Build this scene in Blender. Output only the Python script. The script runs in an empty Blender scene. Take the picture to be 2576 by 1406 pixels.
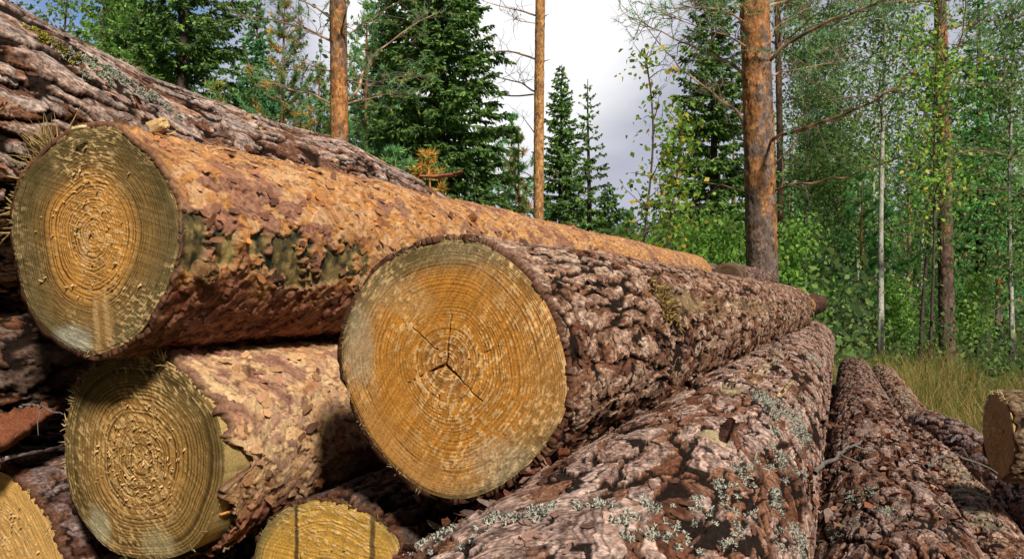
import bpy, math
import numpy as np
from mathutils import Vector
PI = math.pi
DENS = 1.0

# ------------------------------------------------------------------ camera, world, sun, exposure
sc = bpy.context.scene
COL = sc.collection
CAMZ = 1.0
F = 1990.0; CX = 1288.0; CY = 703.0; PITCH = math.atan(47 / 1990.0)
cam_d = bpy.data.cameras.new('camera'); cam = bpy.data.objects.new('camera', cam_d); COL.objects.link(cam)
cam.location = (0, 0, CAMZ); cam.rotation_euler = (PI / 2 + PITCH, 0, 0)
cam_d.sensor_width = 36; cam_d.lens = 36 * F / 2576; cam_d.clip_start = 0.05; cam_d.clip_end = 3000
sc.camera = cam
SUN_EL = math.radians(39); SUN_AZ = math.radians(157)     # azimuth measured from +Y towards +X
sd = np.array([math.sin(SUN_AZ) * math.cos(SUN_EL), math.cos(SUN_AZ) * math.cos(SUN_EL), math.sin(SUN_EL)])
sun_d = bpy.data.lights.new('sun', 'SUN'); sun = bpy.data.objects.new('sun', sun_d); COL.objects.link(sun)
sun_d.energy = 4.9; sun_d.angle = math.radians(7); sun_d.color = (1.0, 0.93, 0.81)
sun.rotation_euler = Vector((-sd[0], -sd[1], -sd[2])).to_track_quat('-Z', 'Y').to_euler()
sc.view_settings.view_transform = 'Standard'; sc.view_settings.look = 'None'
sc.view_settings.exposure = 0.0; sc.view_settings.gamma = 1.0
sc.render.engine = 'CYCLES'
sc.cycles.use_denoising = True
sc.cycles.max_bounces = 6; sc.cycles.diffuse_bounces = 3; sc.cycles.transparent_max_bounces = 8

def NT(tree):
    def n(kind, **kw):
        x = tree.nodes.new(kind)
        for k, v in kw.items():
            if k.startswith('i_'): x.inputs[k[2:].replace('_', ' ')].default_value = v
            elif k == 'inp':
                for kk, vv in v.items(): x.inputs[kk].default_value = vv
            else: setattr(x, k, v)
        return x
    return n, tree.links.new

w = bpy.data.worlds.new('World'); sc.world = w; w.use_nodes = True
w.node_tree.nodes.clear(); n, lk = NT(w.node_tree)
out = n('ShaderNodeOutputWorld'); bg = n('ShaderNodeBackground')
sky = n('ShaderNodeTexSky', sky_type='NISHITA', sun_disc=False); sky.sun_elevation = SUN_EL; sky.sun_rotation = SUN_AZ
bg.inputs['Strength'].default_value = 0.1
tc = n('ShaderNodeTexCoord'); mp = n('ShaderNodeMapping'); mp.inputs['Scale'].default_value = (1, 1, 2.2)
mp.inputs['Location'].default_value = (3.1, 0.4, 1.7)
lk(tc.outputs['Generated'], mp.inputs['Vector'])
nz = n('ShaderNodeTexNoise', inp={'Scale': 2.4, 'Detail': 6.0, 'Roughness': 0.5}); lk(mp.outputs[0], nz.inputs['Vector'])
# cloud brightness: bright white billow around one direction, lavender grey elsewhere
def dirdot(v, lo, hi):
    d = n('ShaderNodeVectorMath', operation='DOT_PRODUCT'); d.inputs[1].default_value = Vector(v).normalized()
    nm = n('ShaderNodeVectorMath', operation='NORMALIZE'); lk(tc.outputs['Generated'], nm.inputs[0]); lk(nm.outputs[0], d.inputs[0])
    ad = n('ShaderNodeMath', operation='MULTIPLY_ADD', inp={1: 0.034, 2: -0.017}); lk(nz.outputs['Fac'], ad.inputs[0])
    s = n('ShaderNodeMath', operation='ADD'); lk(d.outputs['Value'], s.inputs[0]); lk(ad.outputs[0], s.inputs[1])
    m = n('ShaderNodeMapRange', interpolation_type='SMOOTHSTEP', inp={'From Min': lo, 'From Max': hi}); lk(s.outputs[0], m.inputs['Value'])
    return m.outputs['Result']
bright = dirdot((-0.02, 1, 0.37), 0.970, 0.992)
blue = dirdot((-0.50, 1, 0.44), 0.990, 0.9998)
ramp = n('ShaderNodeMapRange', inp={'From Min': 0.35, 'From Max': 0.68, 'To Min': 0.0, 'To Max': 1.0}); lk(nz.outputs['Fac'], ramp.inputs['Value'])
grey = n('ShaderNodeMix', data_type='RGBA'); grey.inputs['A'].default_value = (1.1, 1.12, 1.2, 1); grey.inputs['B'].default_value = (2.1, 2.1, 2.15, 1)
lk(ramp.outputs[0], grey.inputs['Factor'])
front = dirdot((0.1, 1, 0.15), 0.30, 0.80)      # unseen sky behind and overhead is set darker to cut fill light
gf = n('ShaderNodeMix', data_type='RGBA'); gf.inputs['A'].default_value = (4.1, 4.25, 5.2, 1); gf.inputs['B'].default_value = (6.0, 6.1, 7.3, 1); lk(ramp.outputs[0], gf.inputs['Factor'])
g2 = n('ShaderNodeMix', data_type='RGBA'); lk(front, g2.inputs['Factor']); lk(grey.outputs['Result'], g2.inputs['A']); lk(gf.outputs['Result'], g2.inputs['B'])
cl = n('ShaderNodeMix', data_type='RGBA'); cl.inputs['B'].default_value = (10.5, 10.5, 10.6, 1)
lk(g2.outputs['Result'], cl.inputs['A']); lk(bright, cl.inputs['Factor'])
sk = n('ShaderNodeMix', data_type='RGBA'); lk(cl.outputs['Result'], sk.inputs['A'])
skb = n('ShaderNodeMix', data_type='RGBA', blend_type='MULTIPLY'); skb.inputs['Factor'].default_value = 1; skb.inputs['B'].default_value = (1.0, 1.05, 1.25, 1)
lk(sky.outputs[0], skb.inputs['A']); lk(skb.outputs['Result'], sk.inputs['B']); lk(blue, sk.inputs['Factor'])
lk(sk.outputs['Result'], bg.inputs['Color']); lk(bg.outputs[0], out.inputs['Surface'])

# ------------------------------------------------------------------ pixel -> world helpers (2576-px wide picture)
def ray(px, py):
    x = (px - CX) / F; yu = (CY - py) / F
    c, s = math.cos(PITCH), math.sin(PITCH)
    Y = c - yu * s; Z = s + yu * c
    return np.array([x / Y, 1.0, Z / Y])
def at(px, py, Y):
    return np.array([0, 0, CAMZ]) + ray(px, py) * Y

# ------------------------------------------------------------------ numpy noise
def hsh(ix, iy, iz, seed):
    h = (ix.astype(np.int64) * 374761393 + iy.astype(np.int64) * 668265263 + iz.astype(np.int64) * 2147483647 + seed * 1442695041) & 0xFFFFFFFF
    h = ((h ^ (h >> 13)) * 1274126177) & 0xFFFFFFFF
    h = ((h ^ (h >> 16)) * 2246822519) & 0xFFFFFFFF
    h = h ^ (h >> 15)
    return (h & 0xFFFFFF).astype(np.float32) / 16777216.0
def vnoise(P, seed=0):
    f = np.floor(P); t = (P - f).astype(np.float32); f = f.astype(np.int64); t = t * t * (3 - 2 * t)
    r = 0
    for dx in (0, 1):
        wx = t[..., 0] if dx else 1 - t[..., 0]
        for dy in (0, 1):
            wy = t[..., 1] if dy else 1 - t[..., 1]
            for dz in (0, 1):
                wz = t[..., 2] if dz else 1 - t[..., 2]
                r = r + wx * wy * wz * hsh(f[..., 0] + dx, f[..., 1] + dy, f[..., 2] + dz, seed)
    return r
def fbm(P, scale, octv=3, seed=0, rough=0.5):
    a, s, tot, r = 1.0, scale, 0, 0
    for k in range(octv):
        r = r + a * vnoise(P * s + 17.3 * k, seed + k * 31); tot += a; a *= rough; s *= 2.03
    return r / tot
def voro(X, Y, period, seed):
    """2D Voronoi, periodic in X. returns F1, F2, rnd a,b,c, dx, dy"""
    fx = np.floor(X).astype(np.int64); fy = np.floor(Y).astype(np.int64)
    F1 = np.full(X.shape, 9.0, np.float32); F2 = F1.copy()
    cx = np.zeros(X.shape, np.int64); cy = cx.copy(); DX = np.zeros(X.shape, np.float32); DY = DX.copy()
    z = np.zeros_like(cx)
    for i in (-1, 0, 1):
        for j in (-1, 0, 1):
            gx = fx + i; gy = fy + j; wx = np.mod(gx, period)
            dx = (gx + hsh(wx, gy, z, seed) - X).astype(np.float32); dy = (gy + hsh(wx, gy, z + 1, seed) - Y).astype(np.float32)
            d = np.sqrt(dx * dx + dy * dy)
            m = d < F1
            F2 = np.where(m, F1, np.minimum(F2, d))
            F1 = np.where(m, d, F1); cx = np.where(m, wx, cx); cy = np.where(m, gy, cy)
            DX = np.where(m, dx, DX); DY = np.where(m, dy, DY)
    return F1, F2, hsh(cx, cy, z + 2, seed), hsh(cx, cy, z + 3, seed), hsh(cx, cy, z + 4, seed), DX, DY
def sst(a, b, x):
    t = np.clip((x - a) / (b - a), 0, 1); return t * t * (3 - 2 * t)
def mixc(a, b, t):
    return a * (1 - t[..., None]) + np.asarray(b, np.float32) * t[..., None]
def pal(cols, t):
    """smooth-ish palette lookup; t in 0..1"""
    cols = np.array(cols, np.float32); k = np.clip(t, 0, 0.9999) * (len(cols) - 1)
    i = k.astype(int); f = (k - i)[..., None]; f = sst(0.25, 0.75, f)
    return cols[i] * (1 - f) + cols[i + 1] * f

# ------------------------------------------------------------------ mesh accumulation and objects
class Acc:
    def __init__(s): s.v = []; s.c = []; s.f = []; s.n = 0
    def add(s, v, f, c):
        v = np.asarray(v, np.float32).reshape(-1, 3); f = np.asarray(f, np.int64)
        c = np.asarray(c, np.float32)
        if c.ndim == 1: c = np.tile(c[:3], (len(v), 1))
        s.v.append(v); s.c.append(c.reshape(-1, 3)); s.f.append(f + s.n); s.n += len(v)
    def grid(s, P, c, wrap=False, flip=False):
        nv, nt = P.shape[:2]; I = np.arange(nv * nt).reshape(nv, nt)
        J = np.concatenate([I, I[:, :1]], 1) if wrap else I
        q = np.stack([J[:-1, :-1], J[:-1, 1:], J[1:, 1:], J[1:, :-1]], -1).reshape(-1, 4)
        if flip: q = q[:, ::-1]
        s.add(P.reshape(-1, 3), q, c.reshape(-1, 3) if np.ndim(c) > 1 else c)
    def tube(s, pts, rad, seg=6, c=(0.1, 0.1, 0.1)):
        pts = np.asarray(pts, float); n_ = len(pts); rad = np.broadcast_to(np.asarray(rad, float), (n_,))
        t = np.gradient(pts, axis=0); t /= np.linalg.norm(t, axis=1, keepdims=True) + 1e-9
        ref = np.array([0, 0, 1.0]) if abs(t[:, 2]).mean() < 0.8 else np.array([1.0, 0, 0])
        a = np.cross(t, ref); a /= np.linalg.norm(a, axis=1, keepdims=True) + 1e-9; b = np.cross(t, a)
        th = np.linspace(0, 2 * PI, seg, endpoint=False)
        P = pts[:, None] + rad[:, None, None] * (a[:, None] * np.cos(th)[None, :, None] + b[:, None] * np.sin(th)[None, :, None])
        if np.ndim(c) == 2: c = np.repeat(np.asarray(c)[:, None], seg, 1)
        s.grid(P, c, wrap=True)
    def build(s, name, mat, parent=None, origin=(0, 0, 0), smooth=True):
        v = np.concatenate(s.v) - np.asarray(origin, np.float32); c = np.concatenate(s.c)
        me = bpy.data.meshes.new(name); me.vertices.add(len(v)); me.vertices.foreach_set('co', v.astype(np.float32).ravel())
        sizes = np.concatenate([np.full(len(f), f.shape[1], np.int32) for f in s.f])
        idx = np.concatenate([f.ravel() for f in s.f]).astype(np.int32)
        me.loops.add(len(idx)); me.loops.foreach_set('vertex_index', idx)
        me.polygons.add(len(sizes)); me.polygons.foreach_set('loop_start', (np.cumsum(sizes) - sizes).astype(np.int32))
        me.polygons.foreach_set('use_smooth', np.full(len(sizes), smooth))
        at_ = me.attributes.new('Col', 'FLOAT_COLOR', 'POINT')
        at_.data.foreach_set('color', np.concatenate([c, np.ones((len(c), 1), np.float32)], 1).astype(np.float32).ravel())
        me.update(); me.validate()
        me.materials.append(mat)
        o = bpy.data.objects.new(name, me); COL.objects.link(o)
        if parent: o.parent = parent
        return o
def tag(o, label=None, cat=None, group=None, kind=None):
    if label: o['label'] = label
    if cat: o['category'] = cat
    if group: o['group'] = group
    if kind: o['kind'] = kind
    return o
def empty(name, loc):
    o = bpy.data.objects.new(name, None); COL.objects.link(o); o.location = tuple(float(x) for x in loc); o.empty_display_size = 0.1
    return o

# ------------------------------------------------------------------ materials: mesh colour pattern x fine procedural grain
def mat_surface(name, fine=300.0, amt=(0.7, 1.2), rough=0.85, spec=0.25, bump=0.0006, stretch=(1, 1, 1), translucent=0.0, fine2=60.0):
    m = bpy.data.materials.new(name); m.use_nodes = True; m.node_tree.nodes.clear(); n, lk = NT(m.node_tree)
    o = n('ShaderNodeOutputMaterial'); b = n('ShaderNodeBsdfPrincipled', inp={'Roughness': rough, 'Specular IOR Level': spec})
    a = n('ShaderNodeAttribute', attribute_name='Col'); tc = n('ShaderNodeTexCoord'); mp = n('ShaderNodeMapping'); mp.inputs['Scale'].default_value = stretch
    lk(tc.outputs['Object'], mp.inputs['Vector'])
    nz = n('ShaderNodeTexNoise', inp={'Scale': fine, 'Detail': 4.0, 'Roughness': 0.65}); lk(mp.outputs[0], nz.inputs['Vector'])
    n2 = n('ShaderNodeTexNoise', inp={'Scale': fine2, 'Detail': 3.0, 'Roughness': 0.6}); lk(mp.outputs[0], n2.inputs['Vector'])
    r = n('ShaderNodeMapRange', inp={'From Min': 0.3, 'From Max': 0.7, 'To Min': amt[0], 'To Max': amt[1]}); lk(nz.outputs['Fac'], r.inputs['Value'])
    r2 = n('ShaderNodeMapRange', inp={'From Min': 0.3, 'From Max': 0.7, 'To Min': 0.86, 'To Max': 1.14}); lk(n2.outputs['Fac'], r2.inputs['Value'])
    mu = n('ShaderNodeMath', operation='MULTIPLY'); lk(r.outputs[0], mu.inputs[0]); lk(r2.outputs[0], mu.inputs[1])
    vm = n('ShaderNodeVectorMath', operation='SCALE'); lk(a.outputs['Color'], vm.inputs[0]); lk(mu.outputs[0], vm.inputs['Scale'])
    lk(vm.outputs[0], b.inputs['Base Color'])
    if bump > 0:
        bp = n('ShaderNodeBump', inp={'Strength': 0.9, 'Distance': bump}); lk(nz.outputs['Fac'], bp.inputs['Height']); lk(bp.outputs[0], b.inputs['Normal'])
    if translucent > 0:
        t = n('ShaderNodeBsdfTranslucent'); lk(vm.outputs[0], t.inputs['Color']); mx = n('ShaderNodeMixShader'); mx.inputs[0].default_value = translucent
        lk(b.outputs[0], mx.inputs[1]); lk(t.outputs[0], mx.inputs[2]); lk(mx.outputs[0], o.inputs['Surface'])
    else: lk(b.outputs[0], o.inputs['Surface'])
    return m
M_BARK = mat_surface('rough_bark', 330, (0.60, 1.34), 0.9, 0.10, 0.0016, fine2=110)
M_FLAKY = mat_surface('papery_bark', 240, (0.76, 1.18), 0.65, 0.3, 0.0009, fine2=90)
M_WOOD = mat_surface('sawn_wood', 420, (0.62, 1.3), 0.95, 0.08, 0.0007)
M_FIBRE = mat_surface('torn_fibre', 300, (0.8, 1.2), 0.75, 0.25, 0)
M_LICHEN = mat_surface('lichen', 400, (0.7, 1.2), 0.9, 0.1, 0)
M_TRUNK = mat_surface('tree_bark', 45, (0.5, 1.35), 0.85, 0.15, 0.014, (1, 1, 0.6), fine2=9)
M_NEEDLE = mat_surface('needles', 3, (3.4, 4.8), 0.6, 0.2, 0, translucent=0.45, fine2=0.8)
M_LEAF = mat_surface('leaves', 3, (2.2, 3.1), 0.5, 0.15, 0, translucent=0.6, fine2=0.8)
M_SOIL = mat_surface('soil', 8, (0.7, 1.3), 0.95, 0.1, 0.02, fine2=1.0)

# ------------------------------------------------------------------ logs
def poly_profile(C, a, u, w_, outline):
    """picture outline of a sawn end -> radius as a function of angle in the plane of the cut"""
    th, r = [], []
    o = np.array([0, 0, CAMZ])
    for px, py in outline:
        d = ray(px, py); t = np.dot(C - o, a) / np.dot(d, a); P = o + d * t - C
        x, y = np.dot(P, u), np.dot(P, w_); th.append(math.atan2(y, x)); r.append(math.hypot(x, y))
    th = np.array(th); r = np.array(r); i = np.argsort(th); th = th[i]; r = r[i]
    th = np.concatenate([th - 2 * PI, th, th + 2 * PI]); r = np.concatenate([r, r, r])
    T = np.linspace(-PI, PI, 361); R = np.interp(T, th, r)
    k = np.ones(9) / 9; R = np.convolve(np.concatenate([R[-10:-1], R, R[1:10]]), k, 'same')[9:-9]
    return lambda t: np.interp((t + PI) % (2 * PI) - PI, T, R).astype(np.float32)

def terr(n_, K, soft):
    k = n_ * K; f = np.floor(k); fr = k - f
    return (f + sst(0, soft, fr)) / K, f, fr
def rugged(P, TH, V, R, seed, o):
    """plated pine bark: long flat plates built of thin ragged layers, split by sharp dark fissures along the log"""
    k = 1.0 / o.get('size', 1.0); rough = o.get('rough', 1.0); circ = 2 * PI * R
    wv = np.stack([fbm(P, 24 * k, 3, seed + 1), fbm(P, 24 * k, 3, seed + 2)], -1) - .5
    wf = np.stack([fbm(P, 150 * k, 3, seed + 4, .6), fbm(P, 130 * k, 3, seed + 5, .6)], -1) - .5
    wm = fbm(P * np.array([1, 1, .5]), 60 * k, 3, seed + 6, .6) - .5
    def layer(sx, sy, sd, am=1.0):
        N = max(4, int(round(circ * k / sx)))
        return voro(TH / (2 * PI) * N + am * (wv[..., 0] * .034 + wm * .016 + wf[..., 0] * .008) / sx, V * k / sy + am * (wv[..., 1] * .07 + wf[..., 1] * .020) / sy, N, sd)
    A = layer(.027, .150, seed + 31, .85); B = layer(.0125, .060, seed + 32, .9); Cc = layer(.0062, .018, seed + 33, .7)
    fine = fbm(P * np.array([1, 1, .35]), 360, 2, seed + 25) - .5; gate = fbm(P, 13 * k, 3, seed + 40); gate2 = fbm(P, 30 * k, 3, seed + 41)
    gA, gB, gC = A[1] - A[0], B[1] - B[0], Cc[1] - Cc[0]; jn = wm * .55 + wf[..., 0] * .25
    wA = .14 * sst(.36, .60, gate + .2 * (A[4] - .5)) - .01; fa = 1 - sst(wA, wA + .025, gA + jn * .12)
    wB = .24 * sst(.44, .64, gate2) - .02; fb = 1 - sst(wB, wB + .03, gB + jn * .12)
    h = (fbm(P, 5, 3, seed + 24) - .5) * o.get('low', .016) + .004 * (fbm(P * np.array([1, 1, .4]), 13 * k, 2, seed + 27) - .5) / k
    rough = rough * .5; k = max(k, .8); h = h + rough / k * (.0050 * (A[2] - .5) + .0024 * (B[2] - .5) + .0008 * (Cc[2] - .5)); edge = 0 * h; lev = 0 * h
    GA = gA + jn * .9 + .12 * (B[4] - .5)
    for t, d in ((.12, .0016), (.26, .0013), (.42, .0012), (.60, .0010)):
        s_ = sst(t, t + .014, GA); h = h + rough / k * d * s_; lev = lev + s_ * .25; edge = np.maximum(edge, (1 - sst(.0, .030, np.abs(GA - t + .016) - .008)) * .85)
    GB = gB + jn * 1.2; h = h + .0006 * B[6] * B[3] + .0004 * Cc[6] * Cc[4]
    for t, d in ((.18, .0008), (.45, .0006)):
        s_ = sst(t, t + .02, GB); h = h + rough / k * d * s_; edge = np.maximum(edge, (1 - sst(.0, .045, np.abs(GB - t + .012))) * .45)
    h = h - rough * (.0120 * fa + .0034 * fb) + .0005 * fine
    edge = np.maximum(edge, (1 - sst(.0, .05, gB)) * .75 * (B[3] > .35))
    cols = o.get('cols', [(.17, .10, .085), (.30, .20, .175), (.36, .25, .23), (.27, .21, .205), (.42, .31, .28)]); lv = fbm(P, 16 * k, 3, seed + 26)
    c = pal(cols, np.clip(.46 + (B[4] - .5) * .55 + (A[2] - .5) * .35 + (lv - .5) * 1.1 + (lev - .5) * .35, 0, 1)) * (.84 + 1.7 * fine + .36 * (Cc[3] - .5))[..., None]
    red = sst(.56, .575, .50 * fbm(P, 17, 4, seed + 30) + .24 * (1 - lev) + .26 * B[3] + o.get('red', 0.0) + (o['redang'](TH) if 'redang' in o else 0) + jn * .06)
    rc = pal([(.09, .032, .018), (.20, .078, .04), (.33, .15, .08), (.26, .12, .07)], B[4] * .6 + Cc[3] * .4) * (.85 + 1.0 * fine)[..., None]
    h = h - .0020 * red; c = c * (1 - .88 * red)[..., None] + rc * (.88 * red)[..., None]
    c = mixc(c, (.070, .027, .015), np.clip(edge, 0, 1) * .9)
    c = mixc(c, (.012, .007, .005), np.clip(fa * 1.2 + fb, 0, 1) * .97)
    return h, c, red
def flaky(P, TH, V, R, seed, o):
    circ = 2 * PI * R; f = TH / (2 * PI)
    w1 = fbm(P, 20, 4, seed) - 0.5; w2 = fbm(P, 22, 4, seed + 9) - 0.5
    w3 = fbm(P, 120, 2, seed + 5) - 0.5; w4 = fbm(P, 130, 2, seed + 6) - 0.5
    def layer(sx, sy, wa, wb, sd):
        N = max(4, int(round(circ / sx)))
        return voro(f * N + w1 * wa + w3 * wb, V / sy + w2 * wa + w4 * wb, N, sd)
    A = layer(0.034, 0.042, 2.0, 0.4, seed + 1); B = layer(0.015, 0.021, 1.5, 0.5, seed + 2); Cc = layer(0.007, 0.010, 1.2, 0.5, seed + 3)
    h = (fbm(P, 5, 3, seed + 20) - 0.5) * 0.014
    h = h + 0.0022 * (A[2] - 0.5) + 0.0035 * A[6] * (A[3] + 0.2) + 0.0022 * A[5] * (A[4] - 0.5)
    h = h + 0.0016 * (B[2] - 0.5) + 0.0034 * B[6] * (B[3] + 0.1) + 0.0020 * B[5] * (B[4] - 0.5)
    h = h + 0.0006 * (Cc[2] - 0.5) + 0.0010 * Cc[6] * Cc[3]
    eB = (1 - sst(0.0, 0.13, B[1] - B[0])) * sst(0.3, 0.6, B[4]); eA = 1 - sst(0.0, 0.09, A[1] - A[0])
    cols = o.get('cols', [(.30, .12, .05), (.50, .23, .085), (.60, .33, .15), (.55, .25, .07), (.62, .37, .19), (.46, .19, .06)])
    c = pal(cols, B[3] * 0.6 + A[4] * 0.4) * (0.85 + 0.3 * Cc[3])[..., None]
    pu = sst(0.58, 0.62, 0.7 * fbm(P, 11, 3, seed + 50) + 0.3 * A[3]); c = c * (1 - .8 * pu)[..., None] + np.array((.29, .135, .095), np.float32) * (.8 * pu * (0.8 + 0.5 * B[4]))[..., None]
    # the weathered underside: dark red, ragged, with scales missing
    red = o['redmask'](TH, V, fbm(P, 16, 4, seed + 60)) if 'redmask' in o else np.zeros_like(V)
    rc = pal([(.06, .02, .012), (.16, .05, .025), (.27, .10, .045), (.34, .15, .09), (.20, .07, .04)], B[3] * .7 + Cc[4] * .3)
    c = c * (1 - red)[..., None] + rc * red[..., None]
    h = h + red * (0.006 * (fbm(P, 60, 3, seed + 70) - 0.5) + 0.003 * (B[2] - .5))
    c = mixc(c, (.10, .035, .018), np.clip(eB * 0.9 + eA * 0.8, 0, 1) * 0.9)
    return h, c, red

def flakes(acc, S, N_, T1, T2, col, size, lift, rng, count_cap=None):
    """loose scales: small curled irregular pieces rising from the bark. S: points, N_: normals, T1/T2 tangents"""
    n_ = len(S); g = np.array([-1, 0, 1.0]); gu, gv = np.meshgrid(g, g, indexing='ij')
    gu = gu[None] * (1 - 0.35 * (np.abs(gv)[None])) ; gv = gv[None] + 0 * gu
    gu = gu + rng.uniform(-.28, .28, (n_, 3, 3)); gv = gv + rng.uniform(-.28, .28, (n_, 3, 3))
    ang = rng.uniform(-1.2, 1.2, n_); ca, sa = np.cos(ang)[:, None], np.sin(ang)[:, None]
    A1 = T1 * ca + T2 * sa; A2 = -T1 * sa + T2 * ca
    sx = (size * rng.uniform(0.4, 1.2, n_))[:, None, None, None]; sy = (size * rng.uniform(0.5, 1.7, n_))[:, None, None, None]
    up = (lift * rng.uniform(0.1, 1.0, n_) ** 1.5)[:, None, None]
    P = S[:, None, None] + A1[:, None, None] * gu[..., None] * sx * .5 + A2[:, None, None] * gv[..., None] * sy * .5 \
        + N_[:, None, None] * (0.001 + up * np.maximum(gv + 1, 0) ** 1.4 / 2.0 + rng.uniform(-.0006, .0006, (n_, 3, 3)))[..., None]
    base = np.arange(n_)[:, None, None] * 9
    q = np.array([[0, 1, 4, 3], [1, 2, 5, 4], [3, 4, 7, 6], [4, 5, 8, 7]])[None] + base
    acc.add(P.reshape(-1, 3), q.reshape(-1, 4), np.repeat(col, 9, axis=0))

def fibres(acc, P0, D, L, wd, rng, col):
    """thin torn splinters: P0 start, D direction, L length, wd width"""
    n_ = len(P0); t = np.array([0, .5, 1.0]); R_ = rng.normal(size=(n_, 3)); s = np.cross(D, R_); s /= np.linalg.norm(s, axis=1, keepdims=True) + 1e-9
    b = np.cross(D, s)
    ctr = P0[:, None] + D[:, None] * (t[None, :, None] * L[:, None, None]) + b[:, None] * ((t ** 2)[None, :, None] * (L * rng.uniform(-.35, .35, n_))[:, None, None])
    ww = wd[:, None] * np.array([1, .8, .15])[None]
    q0 = ctr + s[:, None] * ww[..., None]; q1 = ctr - s[:, None] * ww[..., None] * .6 + b[:, None] * ww[..., None] * .8; q2 = ctr - s[:, None] * ww[..., None] * .6 - b[:, None] * ww[..., None] * .8
    V = np.stack([q0, q1, q2], 2)      # n,3(t),3(side),3
    base = np.arange(n_)[:, None, None] * 9; q = []
    for i in (0, 1):
        for j in (0, 1, 2):
            q.append([i * 3 + j, i * 3 + (j + 1) % 3, (i + 1) * 3 + (j + 1) % 3, (i + 1) * 3 + j])
    q = np.array(q)[None] + base
    acc.add(V.reshape(-1, 3), q.reshape(-1, 4), np.repeat(col, 9, axis=0))

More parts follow.
